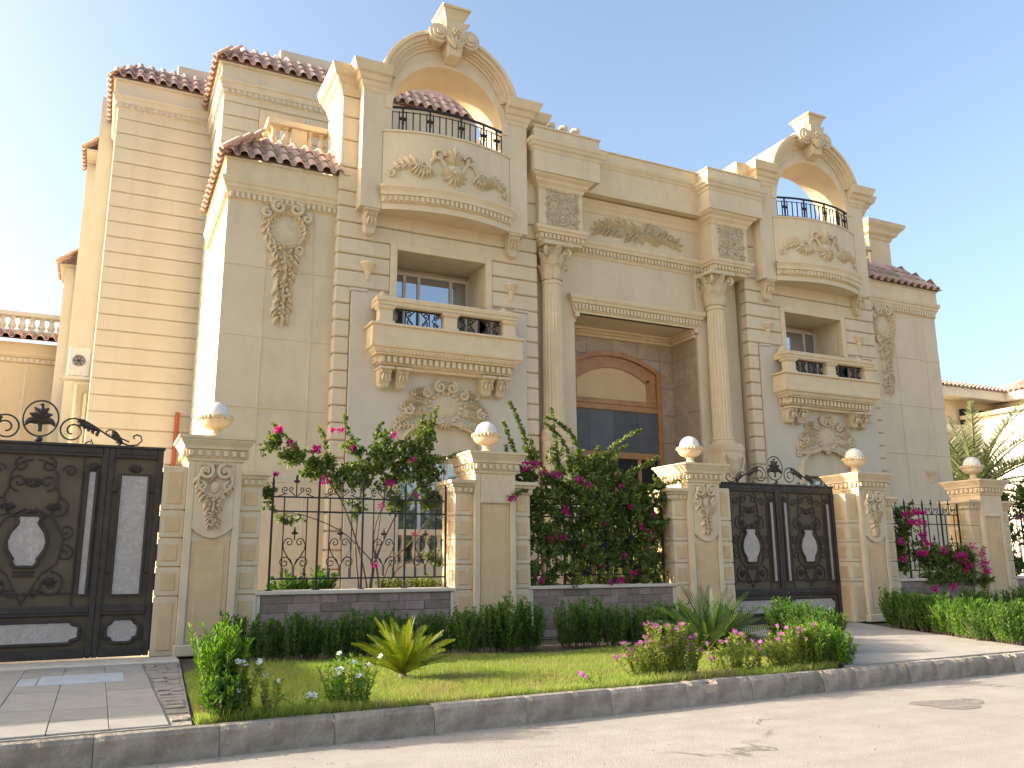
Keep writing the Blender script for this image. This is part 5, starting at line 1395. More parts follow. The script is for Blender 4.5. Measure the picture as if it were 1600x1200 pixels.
# ---- gates
def insert_shape(kind, w, h):
    if kind == 'urn':
        q = [(0.50, 0.5), (0.56, 0.44), (0.46, 0.36), (0.6, 0.28), (0.85, 0.16), (1.0, 0.0), (0.92, -0.16), (0.72, -0.28), (0.56, -0.36), (0.6, -0.43), (0.45, -0.5)]
    elif kind == 'oct':
        q = [(0.5, 0.5), (0.66, 0.42), (0.7, 0.32), (0.95, 0.24), (1.0, 0.1), (1.0, -0.1), (0.95, -0.24), (0.7, -0.32), (0.66, -0.42), (0.5, -0.5)]
    else:
        q = [(0.86, 0.5), (0.88, 0.36), (0.94, 0.30), (1.0, 0.26), (1.0, -0.26), (0.94, -0.30), (0.88, -0.36), (0.86, -0.5)]
    pts = [(x*w/2, z*h) for x, z in q]
    return pts + [(-x, z) for x, z in reversed(pts)]
def gate(label, secs, y, zb, zt, crest_x, crest_half):
    x0, x1 = secs[0][0], secs[-1][1]
    g = thing('iron_gate', label, 'gate', ((x0+x1)/2, y, zb))
    G = lambda mb, n, m, p=None: wp(g, mb, n, m, p)
    d = 0.06
    for (a, b, kind) in secs:
        mb = MB(); sw = 0.085; c = 0.012
        mb.box(a, a+sw, y-d, y+d, zb, zt, c); mb.box(b-sw, b, y-d, y+d, zb, zt, c)
        mb.box(a+sw, b-sw, y-d+0.004, y+d-0.004, zt-0.15, zt, c); mb.box(a+sw, b-sw, y-d+0.004, y+d-0.004, zb, zb+0.13, c)
        zr0, zr1 = zb+0.60, zb+0.74
        mb.box(a+sw, b-sw, y-d+0.004, y+d-0.004, zr0, zr1, c)
        for z in (zt-0.075, (zr0+zr1)/2): mb.box(a+sw, b-sw, y-d-0.008, y-d+0.01, z-0.02, z+0.02, 0.006)
        leaf = G(mb, 'gate_leaf', M['gate_frame'])
        mb = MB(); mb.box(a+sw*0.5, b-sw*0.5, y+0.0, y+0.02, zb+0.06, zt-0.06); G(mb, 'backing_sheet', M['gate_sheet'], leaf)
        cx = (a+b)/2; yi = y-0.035
        def insert(kind, ccx, ccz, w, h, poly=None):
            pl = poly or [(ccx+px, ccz+pz) for px, pz in insert_shape(kind, w, h)]
            m1 = MB(); m1.prism(pl, yi, y); G(m1, 'marble_panel', M['marble'], leaf)
            m2 = MB(); m2.tube([(ccx+(px-ccx)*1.0+0.022*(1 if px > ccx else -1), yi-0.008, ccz+(pz-ccz)+0.022*(1 if pz > ccz else -1)) for px, pz in pl], 0.022, 6, True); G(m2, 'panel_frame', M['gate_frame'], leaf)
        def rect(xa, xb, za, zc): return [(xa, za), (xb, za), (xb, zc), (xa, zc)]
        zl, zu = zr1+0.12, zt-0.42
        sc = MB(); r = 0.013
        if kind == 'side':
            insert('rect', cx, (zl+zu)/2, 0, 0, rect(cx-0.185, cx+0.185, zl+0.04, zu)); insert('oct', cx, zb+0.37, 0.40, 0.30)
            for k in range(5): sc.rleaf(cx, zt-0.36, PI/2+(k-2)*0.5, 0.13, 0.03, 0.02, flat(y-0.01))
            for z in (zu-0.25, zl+0.35):
                for q0, q1 in ((a+sw, cx-0.21), (cx+0.21, b-sw)):
                    m3 = MB(); m3.tube([(q0, y-0.01, z), (q1, y-0.01, z)], r); G(m3, 'tie_bar', M['gate_frame'], leaf)
        else:
            for sx in (-1, 1):
                q = cx+sx*((b-a)/2-sw-0.12)
                insert('rect', q, (zl+zu)/2, 0, 0, rect(q-0.042, q+0.042, zl+0.05, zu+0.04))
                sc.tube([(q-sx*0.13, y-0.01, zr1), (q-sx*0.13, y-0.01, zt-0.15)], r)
                for k in range(5): sc.rleaf(q, zt-0.34, PI/2+(k-2)*0.5, 0.12, 0.03, 0.02, flat(y-0.01))
            insert('urn', cx, zb+1.68, 0.48, 0.70); insert('low', cx, zb+0.37, (b-a)-0.42, 0.27)
            Wd = (b-a)/2-sw-0.27
            yy = y-0.012
            top = zt-0.2
            for sx in (-1, 1):
                S = lambda px, pz, R, a0, tr, dd, rr=r: sc.tube(spiral(cx+sx*px*Wd, pz, R, a0 if sx > 0 else PI-a0, tr, dd*sx, yy), rr, 5)
                S(0.28, top-0.10, 0.11, PI/2, 1.3, -1); S(0.30, top-0.36, 0.13, -PI/2, 1.3, 1); S(0.75, top-0.18, 0.10, PI, 1.2, -1)
                S(0.55, zb+2.16, 0.16, PI/2, 1.4, -1); S(0.78, zb+1.82, 0.11, -PI/2, 1.3, 1); S(0.80, zb+1.50, 0.12, PI/2, 1.3, -1)
                S(0.55, zb+1.05, 0.19, PI/2, 1.6, -1, 0.016); S(0.25, zb+0.92, 0.08, 0, 1.2, 1)
                # lyre shape over the marble urn
                sc.tube([(cx+sx*Wd*q, yy, top-0.02-t*0.95) for q, t in ((0.05, 0), (0.35, 0.06), (0.5, 0.25), (0.5, 0.45), (0.58, 0.58), (0.5, 0.8), (0.2, 0.95), (0.0, 0.9))], r, 5)
                sc.tube([(cx+sx*Wd*q, yy, zb+z) for q, z in ((0.1, 2.15), (0.5, 2.0), (0.75, 1.7), (0.65, 1.35), (0.35, 1.2), (0.1, 0.9), (0.0, 0.78))], r, 5)
                for k in range(4): sc.rleaf(cx+sx*Wd*0.45, zb+2.14, PI/2+sx*(k-1.5)*0.7, 0.10, 0.03, 0.025, flat(yy))
                for k in range(4): sc.rleaf(cx+sx*Wd*0.55, zb+1.05, PI/2+sx*(k-1.5)*0.7, 0.12, 0.03, 0.025, flat(yy))
            for k in range(5): sc.rleaf(cx, zb+2.12, -PI/2+(k-2)*0.5, 0.12, 0.035, 0.03, flat(yy))
            for z in (zb+1.18, zb+1.23, top-0.32): sc.tube([(cx-0.14, yy, z), (cx+0.14, yy, z)], r*1.3, 5)
            for k in range(5): sc.rleaf(cx, top-0.42, PI/2+(k-2)*0.55, 0.13, 0.03, 0.025, flat(yy))
            sc.tube([(cx-Wd, yy, zr1+0.18), (cx+Wd, yy, zr1+0.18)], r, 5)
        G(sc, 'scrollwork', M['gate_frame'], leaf)
    # crest
    mb = MB(); mb.box(x0-0.02, x1+0.02, y-d-0.012, y+d+0.012, zt, zt+0.04, 0.008); cr = G(mb, 'top_bar', M['gate_frame'])
    mb = MB(); zc = zt+0.40; r = 0.014
    mb.tube([(crest_x+0.235*math.cos(2*PI*i/28), y, zc+0.27*math.sin(2*PI*i/28)) for i in range(28)], r, 6, True)
    mb.lathe(crest_x, y, [(zt+0.04, 0.02), (zt+0.07, 0.06), (zt+0.12, 0.05), (zt+0.14, 0.02)], 10)
    yf2 = flat(y-0.012)
    for (z_, a, L, bd, W) in ((0.05, PI/2, 0.17, 0, 0.045), (0.03, PI/2+0.45, 0.17, 0.5, 0.04), (0.03, PI/2-0.45, 0.17, -0.5, 0.04), (0.0, PI/2+1.0, 0.17, 0.4, 0.045), (0.0, PI/2-1.0, 0.17, -0.4, 0.045),
                              (-0.07, PI/2+0.9, 0.25, 2.3, 0.055), (-0.07, PI/2-0.9, 0.25, -2.3, 0.055), (-0.05, PI/2+1.5, 0.14, 0.6, 0.04), (-0.05, PI/2-1.5, 0.14, -0.6, 0.04)):
        mb.rleaf(crest_x, zc+z_, a, L, W, 0.03, yf2, bend=bd)
        mb.rleaf(crest_x, zc+z_, a, L, W, -0.02, flat(y+0.012), bend=bd)
    mb.box(crest_x-0.03, crest_x+0.03, y-0.02, y+0.02, zc-0.2, zc+0.08, 0.01); mb.lathe(crest_x, y, [(zc+0.18, 0.01), (zc+0.205, 0.04), (zc+0.23, 0.01)], 8)
    G(mb, 'crest_finial', M['gate_frame'], cr)
    for sx in (-1, 1):
        mb = MB()
        P = lambda q, z: (crest_x+sx*q, y, zt+z)
        mb.tube(
                [P(0.44+0.19*(1-0.75*t)*math.cos(PI/2+2*PI*1.5*t), 0.24+0.19*(1-0.75*t)*math.sin(PI/2+2*PI*1.5*t)) for t in [i/28 for i in range(29)]], r, 5)
        mb.tube([P(0.44, 0.43), P(0.58, 0.41), P(0.74, 0.32), P(0.92, 0.20), P(1.08, 0.11), P(1.24, 0.05), P(1.36, 0.07), P(1.42, 0.14), P(1.40, 0.21), P(1.34, 0.23), P(1.29, 0.20), P(1.31, 0.16)], r, 5)
        mb.tube([P(1.24, 0.11), P(1.10, 0.17), P(1.02, 0.27), P(0.95, 0.29), P(0.90, 0.25), P(0.92, 0.20), P(0.96, 0.21)], r*0.9, 5)
        mb.tube([P(0.62, 0.05), P(0.68, 0.09), P(0.74, 0.05), P(0.70, 0.12)], r*0.9, 5)
        for (q0, z0, a, L, n_) in ((0.50, 0.40, -0.55, 0.36, 5), (1.00, 0.27, -1.0, 0.24, 4)):
            # an acanthus leaf riding the scroll: a bent blade with lobes
            ang = a if sx > 0 else PI-a; px, pz = crest_x+sx*q0, zt+z0
            for side_y, hh in ((y-0.012, 0.025), (y+0.012, -0.02)):
                fy_ = flat(side_y); mb.rleaf(px, pz, ang, L, 0.045, hh, fy_, bend=0.35*sx)
                for i in range(n_):
                    t = (i+0.5)/n_; bx, bz = px+math.cos(ang)*L*t, pz+math.sin(ang)*L*t
                    mb.rleaf(bx, bz, ang-1.0*sx, 0.085*(1-0.3*t), 0.028, hh, fy_, bend=0.9*sx, n=3); mb.rleaf(bx, bz, ang+0.9*sx, 0.06*(1-0.3*t), 0.022, hh, fy_, bend=-0.8*sx, n=3)
        G(mb, 'crest_scroll', M['gate_frame'], cr)
    return g
gate('dark brown iron gate with marble inserts at the left edge, over the paved driveway', [(-2.70, -1.93, 'side'), (-1.93, 0.03, 'leaf'), (0.03, 0.805, 'side')], 14.30, 0.305, 3.40, -0.95, 1.5)
gate('dark brown double iron gate with two oval marble inserts between the carved posts', [(12.06, 13.74, 'leaf'), (13.74, 15.44, 'leaf')], 14.62, 0.29, 3.30, 13.74, 1.5)
# ------------------------------------------------------------------ neighbours and small things
lh = thing('neighbour_house', 'low beige house with a tiled eave and roof balustrade behind the left gate', 'house', (-5.5, 36.0, 0.27))
mb = MB(); mb.box(-14, -0.9, 36.0, 46, 0.2, 10.0); wp(lh, mb, 'wall', M['nb_wall'])
mb = MB(); mb.cornice(-14, -0.9, 36.0, 40, [(9.2, 0.0), (9.22, 0.04), (9.4, 0.05), (9.42, 0.1), (9.52, 0.15), (9.6, 0.15), (9.62, 0.08), (10.0, 0.08)], 0, 0); cn = wp(lh, mb, 'cornice', M['nb_wall'])
wp(lh, dentils(-8, -0.9, 35.96, 9.24, 9.38, 0.19, 0.06), 'dentil_row', M['nb_white'], cn, True)
mb = MB()
for z in (6.9,): mb.box(-14, -0.9, 35.98, 36.02, z-0.03, z+0.03)
mb.box(-3.1, -3.04, 35.98, 36.02, 0.3, 9.1); wp(lh, mb, 'wall_joint', M['nb_white'])
mb = MB(); mb.add([(-14, 35.6, 10.05), (-0.9, 35.6, 10.05), (-0.9, 37.1, 10.62), (-14, 37.1, 10.62)], [(0, 1, 2, 3)]); rf = wp(lh, mb, 'tiled_roof', M['tile'])
tile_field(rf, (-6.2, 35.52, 10.06), (1, 0, 0), (0, 1.5, 0.57), 14, 3, w=0.27, s=1.4)
mb = MB(); mb.box(-14, -0.9, 37.1, 37.4, 10.55, 10.78, 0.02); mb.box(-14, -0.9, 37.05, 37.45, 11.32, 11.52, 0.03); mb.box(-2.15, -1.85, 37.12, 37.38, 10.78, 11.32, 0.02)
bl = wp(lh, mb, 'roof_balustrade', M['nb_white'])
BAL_N = MB(); BAL_N.lathe(0, 0, [(0, 0.12), (0.06, 0.1), (0.16, 0.15), (0.3, 0.11), (0.4, 0.07), (0.48, 0.11), (0.54, 0.11)], 8); BAL_N = BAL_N.mesh('baluster', M['nb_white'])
for i in range(13): link('baluster', BAL_N, bl, loc=(-6.2+i*0.34, 37.25, 10.78))
link('baluster', BAL_N, bl, loc=(-1.5, 37.25, 10.78))

rh = thing('neighbour_house', 'pale house with overhanging tiled roof behind the date palm on the right', 'house', (60, 42.0, 0.27))
mb = MB(); mb.box(54.2, 61.2, 41.2, 52, 0.2, 13.5); mb.box(61.2, 75, 33.0, 52, 0.2, 13.5); wp(rh, mb, 'wall', M['nb_wall'])
mb = MB(); mb.box(57.3, 61.2, 40.9, 41.3, 11.6, 12.75); wp(rh, mb, 'window_opening', M['dark'])
mb = MB(); mb.box(53.15, 62.2, 39.75, 42, 13.35, 14.02, 0.03); mb.box(60.65, 75, 31.25, 41.0, 13.35, 14.02, 0.03); wp(rh, mb, 'eave_fascia', M['nb_white'])
mb = MB()
mb.add([(53.1, 39.7, 14.0), (61.5, 39.7, 14.0), (64, 43, 15.3), (56, 43, 15.3)], [(0, 1, 2, 3)]); mb.add([(53.1, 39.7, 14.0), (56, 43, 15.3), (56, 50, 15.3), (53.1, 52, 14.0)], [(0, 1, 2, 3)])
mb.add([(60.6, 39.7, 14.0), (60.6, 31.2, 14.0), (64, 34.5, 15.6), (64, 43, 15.3)], [(0, 1, 2, 3)])
rf = wp(rh, mb, 'tiled_roof', M['tile'])
tile_field(rf, (53.1, 39.65, 14.0), (1, 0, 0), (2.0, 3.0, 1.2), 19, 5, s=1.6); tile_field(rf, (60.55, 39.7, 14.0), (0, -1, 0), (3.4, 0, 1.5), 19, 5, s=1.6)
mb = MB(); mb.box(57.4, 61.1, 35.0, 41.1, 0.2, 11.9); mb.box(57.1, 61.1, 34.8, 41.1, 11.9, 12.2, 0.03); mb.box(57.36, 57.5, 35.2, 41.0, 11.2, 11.3); wp(rh, mb, 'terrace_wall', M['nb_white'])
mb = MB(); mb.box(53.7, 57.4, 40.6, 41.3, 0.2, 11.4); wp(rh, mb, 'porch_wall', M['nb_white'])

ac = thing('air_conditioner', 'white outdoor air conditioner unit on a bracket at the back left wing', 'air conditioner', (-1.0, 28.55, 7.3))
mb = MB(); mb.box(-1.32, -0.72, 28.35, 28.75, 7.34, 8.22, 0.02); body = wp(ac, mb, 'casing', M['acbody'])
mb = MB(); 
for k in range(4):
    rr = 0.05+0.04*k; mb.tube([(-1.03+rr*math.cos(2*PI*i/20), 28.335, 7.82+rr*math.sin(2*PI*i/20)) for i in range(20)], 0.008, 4, True)
for a in (0, PI/3, 2*PI/3): mb.tube([(-1.03-0.17*math.cos(a), 28.335, 7.82-0.17*math.sin(a)), (-1.03+0.17*math.cos(a), 28.335, 7.82+0.17*math.sin(a))], 0.008, 4)
wp(ac, mb, 'fan_grille', M['iron'], body)
mb = MB(); mb.box(-1.55, -0.6, 28.33, 28.38, 7.24, 7.33); mb.box(-1.55, -0.6, 28.72, 28.77, 7.24, 7.33); mb.box(-1.52, -1.46, 28.35, 29.0, 7.26, 7.32); mb.box(-0.66, -0.6, 28.35, 29.0, 7.26, 8.3)
wp(ac, mb, 'bracket', M['alu'])
mb = MB(); mb.tube([(-0.68, 28.5, 8.1), (-0.55, 28.5, 7.9), (-0.62, 28.6, 7.5), (-0.6, 28.9, 6.9), (-0.62, 28.9, 5.0)], 0.025, 6); wp(ac, mb, 'hose', M['iron'])

# low house added out of the frame on the left, sized to shade the driveway
shade_house = thing('neighbour_house', 'unseen low beige house with a flat parapet, added on the far left to shade the driveway', 'house', (-16, 17.5, 0.27))
mb = MB(); mb.box(-26, -9.2, 13.0, 18.0, 0.2, 4.75); mb.box(-26.1, -9.1, 12.9, 18.1, 4.75, 4.95, 0.03); wp(shade_house, mb, 'wall', M['nb_wall'])
for x in (-21, -17.5, -14, -11.5):
    mb = MB(); mb.box(x-0.6, x+0.6, 12.94, 13.02, 2.6, 4.0, 0.02); f = wp(shade_house, mb, 'window', M['white']); mb = MB(); mb.box(x-0.5, x+0.5, 12.92, 12.94, 2.7, 3.9); wp(shade_house, mb, 'pane', M['glass_dark'], f)
# ------------------------------------------------------------------ planting
def leaf_mesh(name, P, D, L, W, mt, fold=0.25, curl=0.15, up=None, seed=0):
    """rhombic folded leaves: P base points (n,3), D directions (n,3), L lengths (n), W widths (n)"""
    r = np.random.default_rng(seed); n = len(P)
    D = D/np.linalg.norm(D, axis=1, keepdims=True)
    U = r.normal(size=(n, 3)) if up is None else up + r.normal(size=(n, 3))*0.35
    S = np.cross(D, U); S /= np.linalg.norm(S, axis=1, keepdims=True)+1e-9
    Nn = np.cross(S, D)
    L = L[:, None]; W = W[:, None]
    mid = P + D*L*0.45
    v = np.stack([P, mid + S*W*0.5 + Nn*W*fold, P + D*L - Nn*L*curl, mid - S*W*0.5 + Nn*W*fold], 1)
    i = np.arange(n)[:, None]*4
    f = np.concatenate([i + np.array([[0, 1, 2]]), i + np.array([[0, 2, 3]])], 1).reshape(-1, 3)
    return np_mesh(name, v.reshape(-1, 3), f, mt)

def plant(name, label, cat, loc, group=None):
    return thing(name, label, cat, loc, group)

# --- hedge shrubs: upright shoots densely set with narrow leaves
def hedge_variant(seed, h, r, nshoot, mt, leafL=0.062, leafW=0.016):
    q = np.random.default_rng(seed); P = []; D = []; st = MB()
    for s in range(nshoot):
        a = q.uniform(0, 2*PI); rr = r*math.sqrt(q.uniform(0, 1)); lean = 0.18*q.normal(), 0.18*q.normal()
        H = h*(0.62+0.38*q.uniform())*(1-0.25*(rr/r)**2); x0, y0 = rr*0.55*math.cos(a), rr*0.55*math.sin(a); x1, y1 = rr*math.cos(a)+lean[0]*H*0.5, rr*math.sin(a)+lean[1]*H*0.5
        if s % 2 == 0: st.tube([(x0, y0, 0), ((x0+x1)/2, (y0+y1)/2, H*0.5), (x1, y1, H)], [0.006, 0.004, 0.002], 4)
        k = int(H/0.0125)
        t = np.sort(q.uniform(0.12, 1.0, k))
        for ti in t:
            b = q.uniform(0, 2*PI); e = 0.55+0.7*ti
            P.append((x0+(x1-x0)*ti, y0+(y1-y0)*ti, H*ti)); D.append((math.cos(b), math.sin(b), e))
    P = np.array(P); D = np.array(D); n = len(P)
    return st.mesh('stems', M['stem']), leaf_mesh('leaves', P, D, leafL*q.uniform(0.7, 1.25, n), leafW*q.uniform(0.8, 1.2, n), mt, seed=seed)
HV = [hedge_variant(i, 0.70+0.06*i, 0.27, 58, M['hedge']) for i in range(3)]
HB = [hedge_variant(10+i, 0.62, 0.26, 60, M['hedge_bright']) for i in range(2)]
def shrub(x, y, var, label, group, s=1.0, z=0.25, sz=1.0):
    t = plant('shrub', label, 'shrub', (x, y, z), group)
    t.rotation_euler = (0, 0, random.uniform(0, 6.28)); t.scale = (s, s, s*sz)
    link('stems', var[0], t); link('leaves', var[1], t, stuff=True)
    return t
g1 = 'shrubs along the low wall behind the left lawn'
lb1 = 'dark green shrub in the row before the low wall, left of the plain middle post'
for i in range(13):
    shrub(1.95+i*0.33, 13.05-0.045*i+random.uniform(-0.1, 0.1), HV[i % 3], lb1, g1, random.uniform(0.82, 1.1))
for x, y, s in ((5.95, 12.5, 1.25), (6.35, 12.55, 1.1)): shrub(x, y, HV[1], 'taller leafy shrub at the foot of the plain middle post', 'shrubs at the foot of the middle post', s)
g2 = 'shrubs before the low wall under the dense bougainvillea'; lb2 = 'dark green shrub in the row below the dense bougainvillea wall'
for i in range(9): shrub(7.15+i*0.38, 12.55-0.05*i+random.uniform(-0.1, 0.1), HV[(i+1) % 3], lb2, g2, random.uniform(0.85, 1.15))
g3 = 'hedge running from the double gate to the kerb'; lb3 = 'green hedge plant between the dark cycad and the concrete drive'
for i in range(9):
    t = i/8; shrub(11.0-1.0*t, 11.9-2.2*t+random.uniform(-0.08, 0.08), HV[i % 3], lb3, g3, random.uniform(0.9, 1.05))
for i, (x, y) in enumerate(((8.70, 8.75), (8.95, 8.95), (9.2, 9.15), (9.42, 9.4), (9.0, 8.62), (9.62, 9.62), (8.55, 8.95))):
    shrub(x, y, HB[i % 2], 'bright green clipped shrub at the kerb end of the hedge by the concrete drive', 'bright shrubs at the kerb beside the drive', random.uniform(0.85, 1.0))
g4 = 'hedge on the right of the concrete drive'; lb4 = 'green hedge plant right of the concrete drive'
for i in range(22):
    t = i/21; shrub(15.05-1.45*t+random.uniform(-0.12, 0.3), 12.75-3.3*t+random.uniform(-0.2, 0.2), (HB if i > 8 and i % 3 else HV)[i % 2], lb4, g4, random.uniform(0.9, 1.2))
for i in range(16): shrub(14.3+i*0.33, 10.2+random.uniform(-0.9, 1.2), HB[i % 2], 'bright green shrub in the bed at the right edge', 'bright shrubs in the right bed', random.uniform(0.9, 1.15))
for i in range(9): shrub(17.0+i*0.5, 13.3+random.uniform(-0.2, 0.2), HV[i % 3], 'dark green shrub before the low wall right of the double gate', 'shrubs before the right low wall', random.uniform(0.9, 1.1))
# the bright bush beside the left driveway
bb = plant('bush', 'bright green upright bush at the corner of the left driveway', 'bush', (1.13, 8.62, 0.25))
bv = hedge_variant(31, 0.90, 0.24, 95, M['hedge_bright'], 0.075, 0.015)
link('stems', bv[0], bb); link('leaves', bv[1], bb, stuff=True)
sb2 = hedge_variant(33, 0.40, 0.22, 40, M['hedge'], 0.07, 0.03)
for x, y, lb in ((1.12, 8.38, 'low leafy bush between the bright bush and the kerb'), (1.75, 13.0, 'low dark bush at the foot of the ornate left post')):
    t = plant('bush', lb, 'bush', (x, y, 0.25)); link('stems', sb2[0], t); link('leaves', sb2[1], t, stuff=True)

# --- lawn
def in_poly(px, py, poly):
    ins = np.zeros(len(px), bool); n = len(poly)
    for i in range(n):
        (x1, y1), (x2, y2) = poly[i], poly[(i+1) % n]
        c = ((y1 > py) != (y2 > py)) & (px < (x2-x1)*(py-y1)/(y2-y1+1e-12)+x1)
        ins ^= c
    return ins
lawn = [(0.90, 8.21), (4, 8.32), (8.85, 8.50), (9.8, 9.9), (10.6, 11.6), (8.0, 12.0), (6.6, 12.0), (4.0, 12.7), (1.5, 12.9), (1.12, 12.0)]
N = 190000
px = rng.uniform(0.88, 10.8, N); py = 8.2 + (12.95-8.2)*rng.uniform(0, 1, N)**1.35
dens = 0.5+0.5*np.sin(px*2.1+1.3*np.sin(py*1.7))*np.sin(py*2.7+px*0.6)
keep = in_poly(px, py, lawn) & (rng.uniform(0, 1, N) < 0.62+0.5*dens)
px, py = px[keep], py[keep]; n = len(px)
edge = np.clip(1-(py-(8.08+0.035*px))/0.45, 0, 1)
hh = (0.028+0.022*rng.uniform(0, 1, n))*(1+1.3*edge)*(0.6+0.7*dens[keep])*rng.uniform(0.7, 1.35, n)
a = rng.uniform(0, 2*PI, n); w = rng.uniform(0.003, 0.0055, n); ln = rng.uniform(0.2, 0.9, n)*hh
b = rng.uniform(0, 2*PI, n)
zg = np.full(n, 0.236)
v = np.stack([np.stack([px-w*np.cos(a), py-w*np.sin(a), zg], 1), np.stack([px+w*np.cos(a), py+w*np.sin(a), zg], 1),
              np.stack([px+ln*np.cos(b), py+ln*np.sin(b), zg+0.02+hh], 1)], 1)
lo = bpy.data.objects.new('lawn_grass', np_mesh('lawn_grass', v.reshape(-1, 3), np.arange(3*n).reshape(-1, 3), M['grass'])); COL.objects.link(lo); lo['kind'] = 'stuff'
mb = MB(); mb.prism_xy(lawn, 0.2, 0.247); t = mb.build('lawn_ground', mat('lawn_soil', (0.10, 0.115, 0.03), (0.15, 0.13, 0.055), scale=3, bump=0.6, bscale=60, stain=(0.19, 0.13, 0.07), stainamt=0.7, stainscale=1.2)); struct(t)

# --- bougainvilleas
def boug_mesh(seed, stems, blobs, shoots, flowers, leafL=0.088, dens=1.0):
    q = np.random.default_rng(seed); st = MB(); P = []; D = []; Ls = []
    def curve(pts, n=14):
        pts = [Vector(p) for p in pts]; out = []
        for i in range(n+1):
            t = i/n*(len(pts)-1); k = min(int(t), len(pts)-2); u = t-k
            p0, p1, p2, p3 = pts[max(0, k-1)], pts[k], pts[k+1], pts[min(len(pts)-1, k+2)]
            out.append(0.5*((2*p1)+(p2-p0)*u+(2*p0-5*p1+4*p2-p3)*u*u+(3*p1-p0-3*p2+p3)*u**3))
        return out
    for pts, r0, r1 in stems:
        c = curve(pts); m = len(c); st.tube([tuple(p) for p in c], [r0+(r1-r0)*i/(m-1) for i in range(m)], 6)
    for (x, y, z, rx, ry, rz, n) in blobs:
        # leaves sit on short twigs inside the blob so the mass stays open and clumpy
        nt = max(4, int(n*dens)//22)
        for k in range(nt):
            u = q.normal(size=3); u /= np.linalg.norm(u); rr = q.uniform(0.1, 1)**0.5
            tip = np.array([x+u[0]*rx*rr, y+u[1]*ry*rr, z+u[2]*rz*rr]); d = np.array([u[0], u[1]*0.6, u[2]*0.5+0.35])+q.normal(size=3)*0.35; d /= np.linalg.norm(d)
            Lt = q.uniform(0.14, 0.34); base = tip-d*Lt
            if k % 3 == 0: st.tube([tuple(base), tuple(tip)], [0.005, 0.002], 4)
            for j in range(22):
                t = q.uniform(0.05, 1.05); P.append(base+d*Lt*t+q.normal(size=3)*0.012); e = q.normal(size=3)+d*0.4+np.array([0, -0.25, -0.15]); D.append(e); Ls.append(leafL*q.uniform(0.6, 1.15))
    for pts, dn in shoots:
        c = curve(pts, 22); m = len(c)
        st.tube([tuple(p) for p in c], [0.009*(1-0.8*i/(m-1)) for i in range(m)], 5)
        Lc = sum((c[i+1]-c[i]).length for i in range(m-1))
        for j in range(int(dn*1.9*Lc)):
            t = q.uniform(0, 1)*(m-1.001); k = int(t); p = c[k].lerp(c[k+1], t-k); tg = (c[k+1]-c[k]).normalized()
            e = q.normal(size=3); e = e - np.array(tg)*np.dot(e, np.array(tg))*0.7 + np.array(tg)*0.5
            P.append(np.array(p)); D.append(e); Ls.append(leafL*1.05*q.uniform(0.6, 1.2)*(1-0.4*t/(m-1)))
    P = np.array(P); D = np.array(D); Ls = np.array(Ls)
    lv = leaf_mesh('leaves', P, D, Ls, Ls*0.68, M['boug'], fold=0.18, curl=0.12, seed=seed)
    fl = []
    for i, (x, y, z, r, n) in enumerate(flowers):
        FP = []; FD = []
        for k in range(n):
            c = np.array([x, y, z])+np.clip(q.normal(size=3), -1.4, 1.4)*r*0.45
            for j in range(3):
                d = q.normal(size=3)+np.array([0, -0.5, 0.3]); FP.append(c); FD.append(d)
        FP = np.array(FP); FD = np.array(FD); nf = len(FP)
        fl.append(leaf_mesh('flower_cluster', FP, FD, q.uniform(0.04, 0.062, nf), q.uniform(0.034, 0.048, nf), M['bract'], fold=0.2, seed=seed+i))
    return st.mesh('stems', M['stem']), lv, fl
def boug(label, loc, parts, cat='climber'):
    t = plant('bougainvillea', label, cat, loc); inv = Matrix.Translation(-Vector(loc))
    for nm, me in zip(('stems', 'leaves'), parts):
        o = link(nm, me, t); o.matrix_parent_inverse = inv
        if nm == 'leaves': o['kind'] = 'stuff'
    for me in parts[2]: link('flower_cluster', me, t).matrix_parent_inverse = inv
    return t
Y1 = 15.1
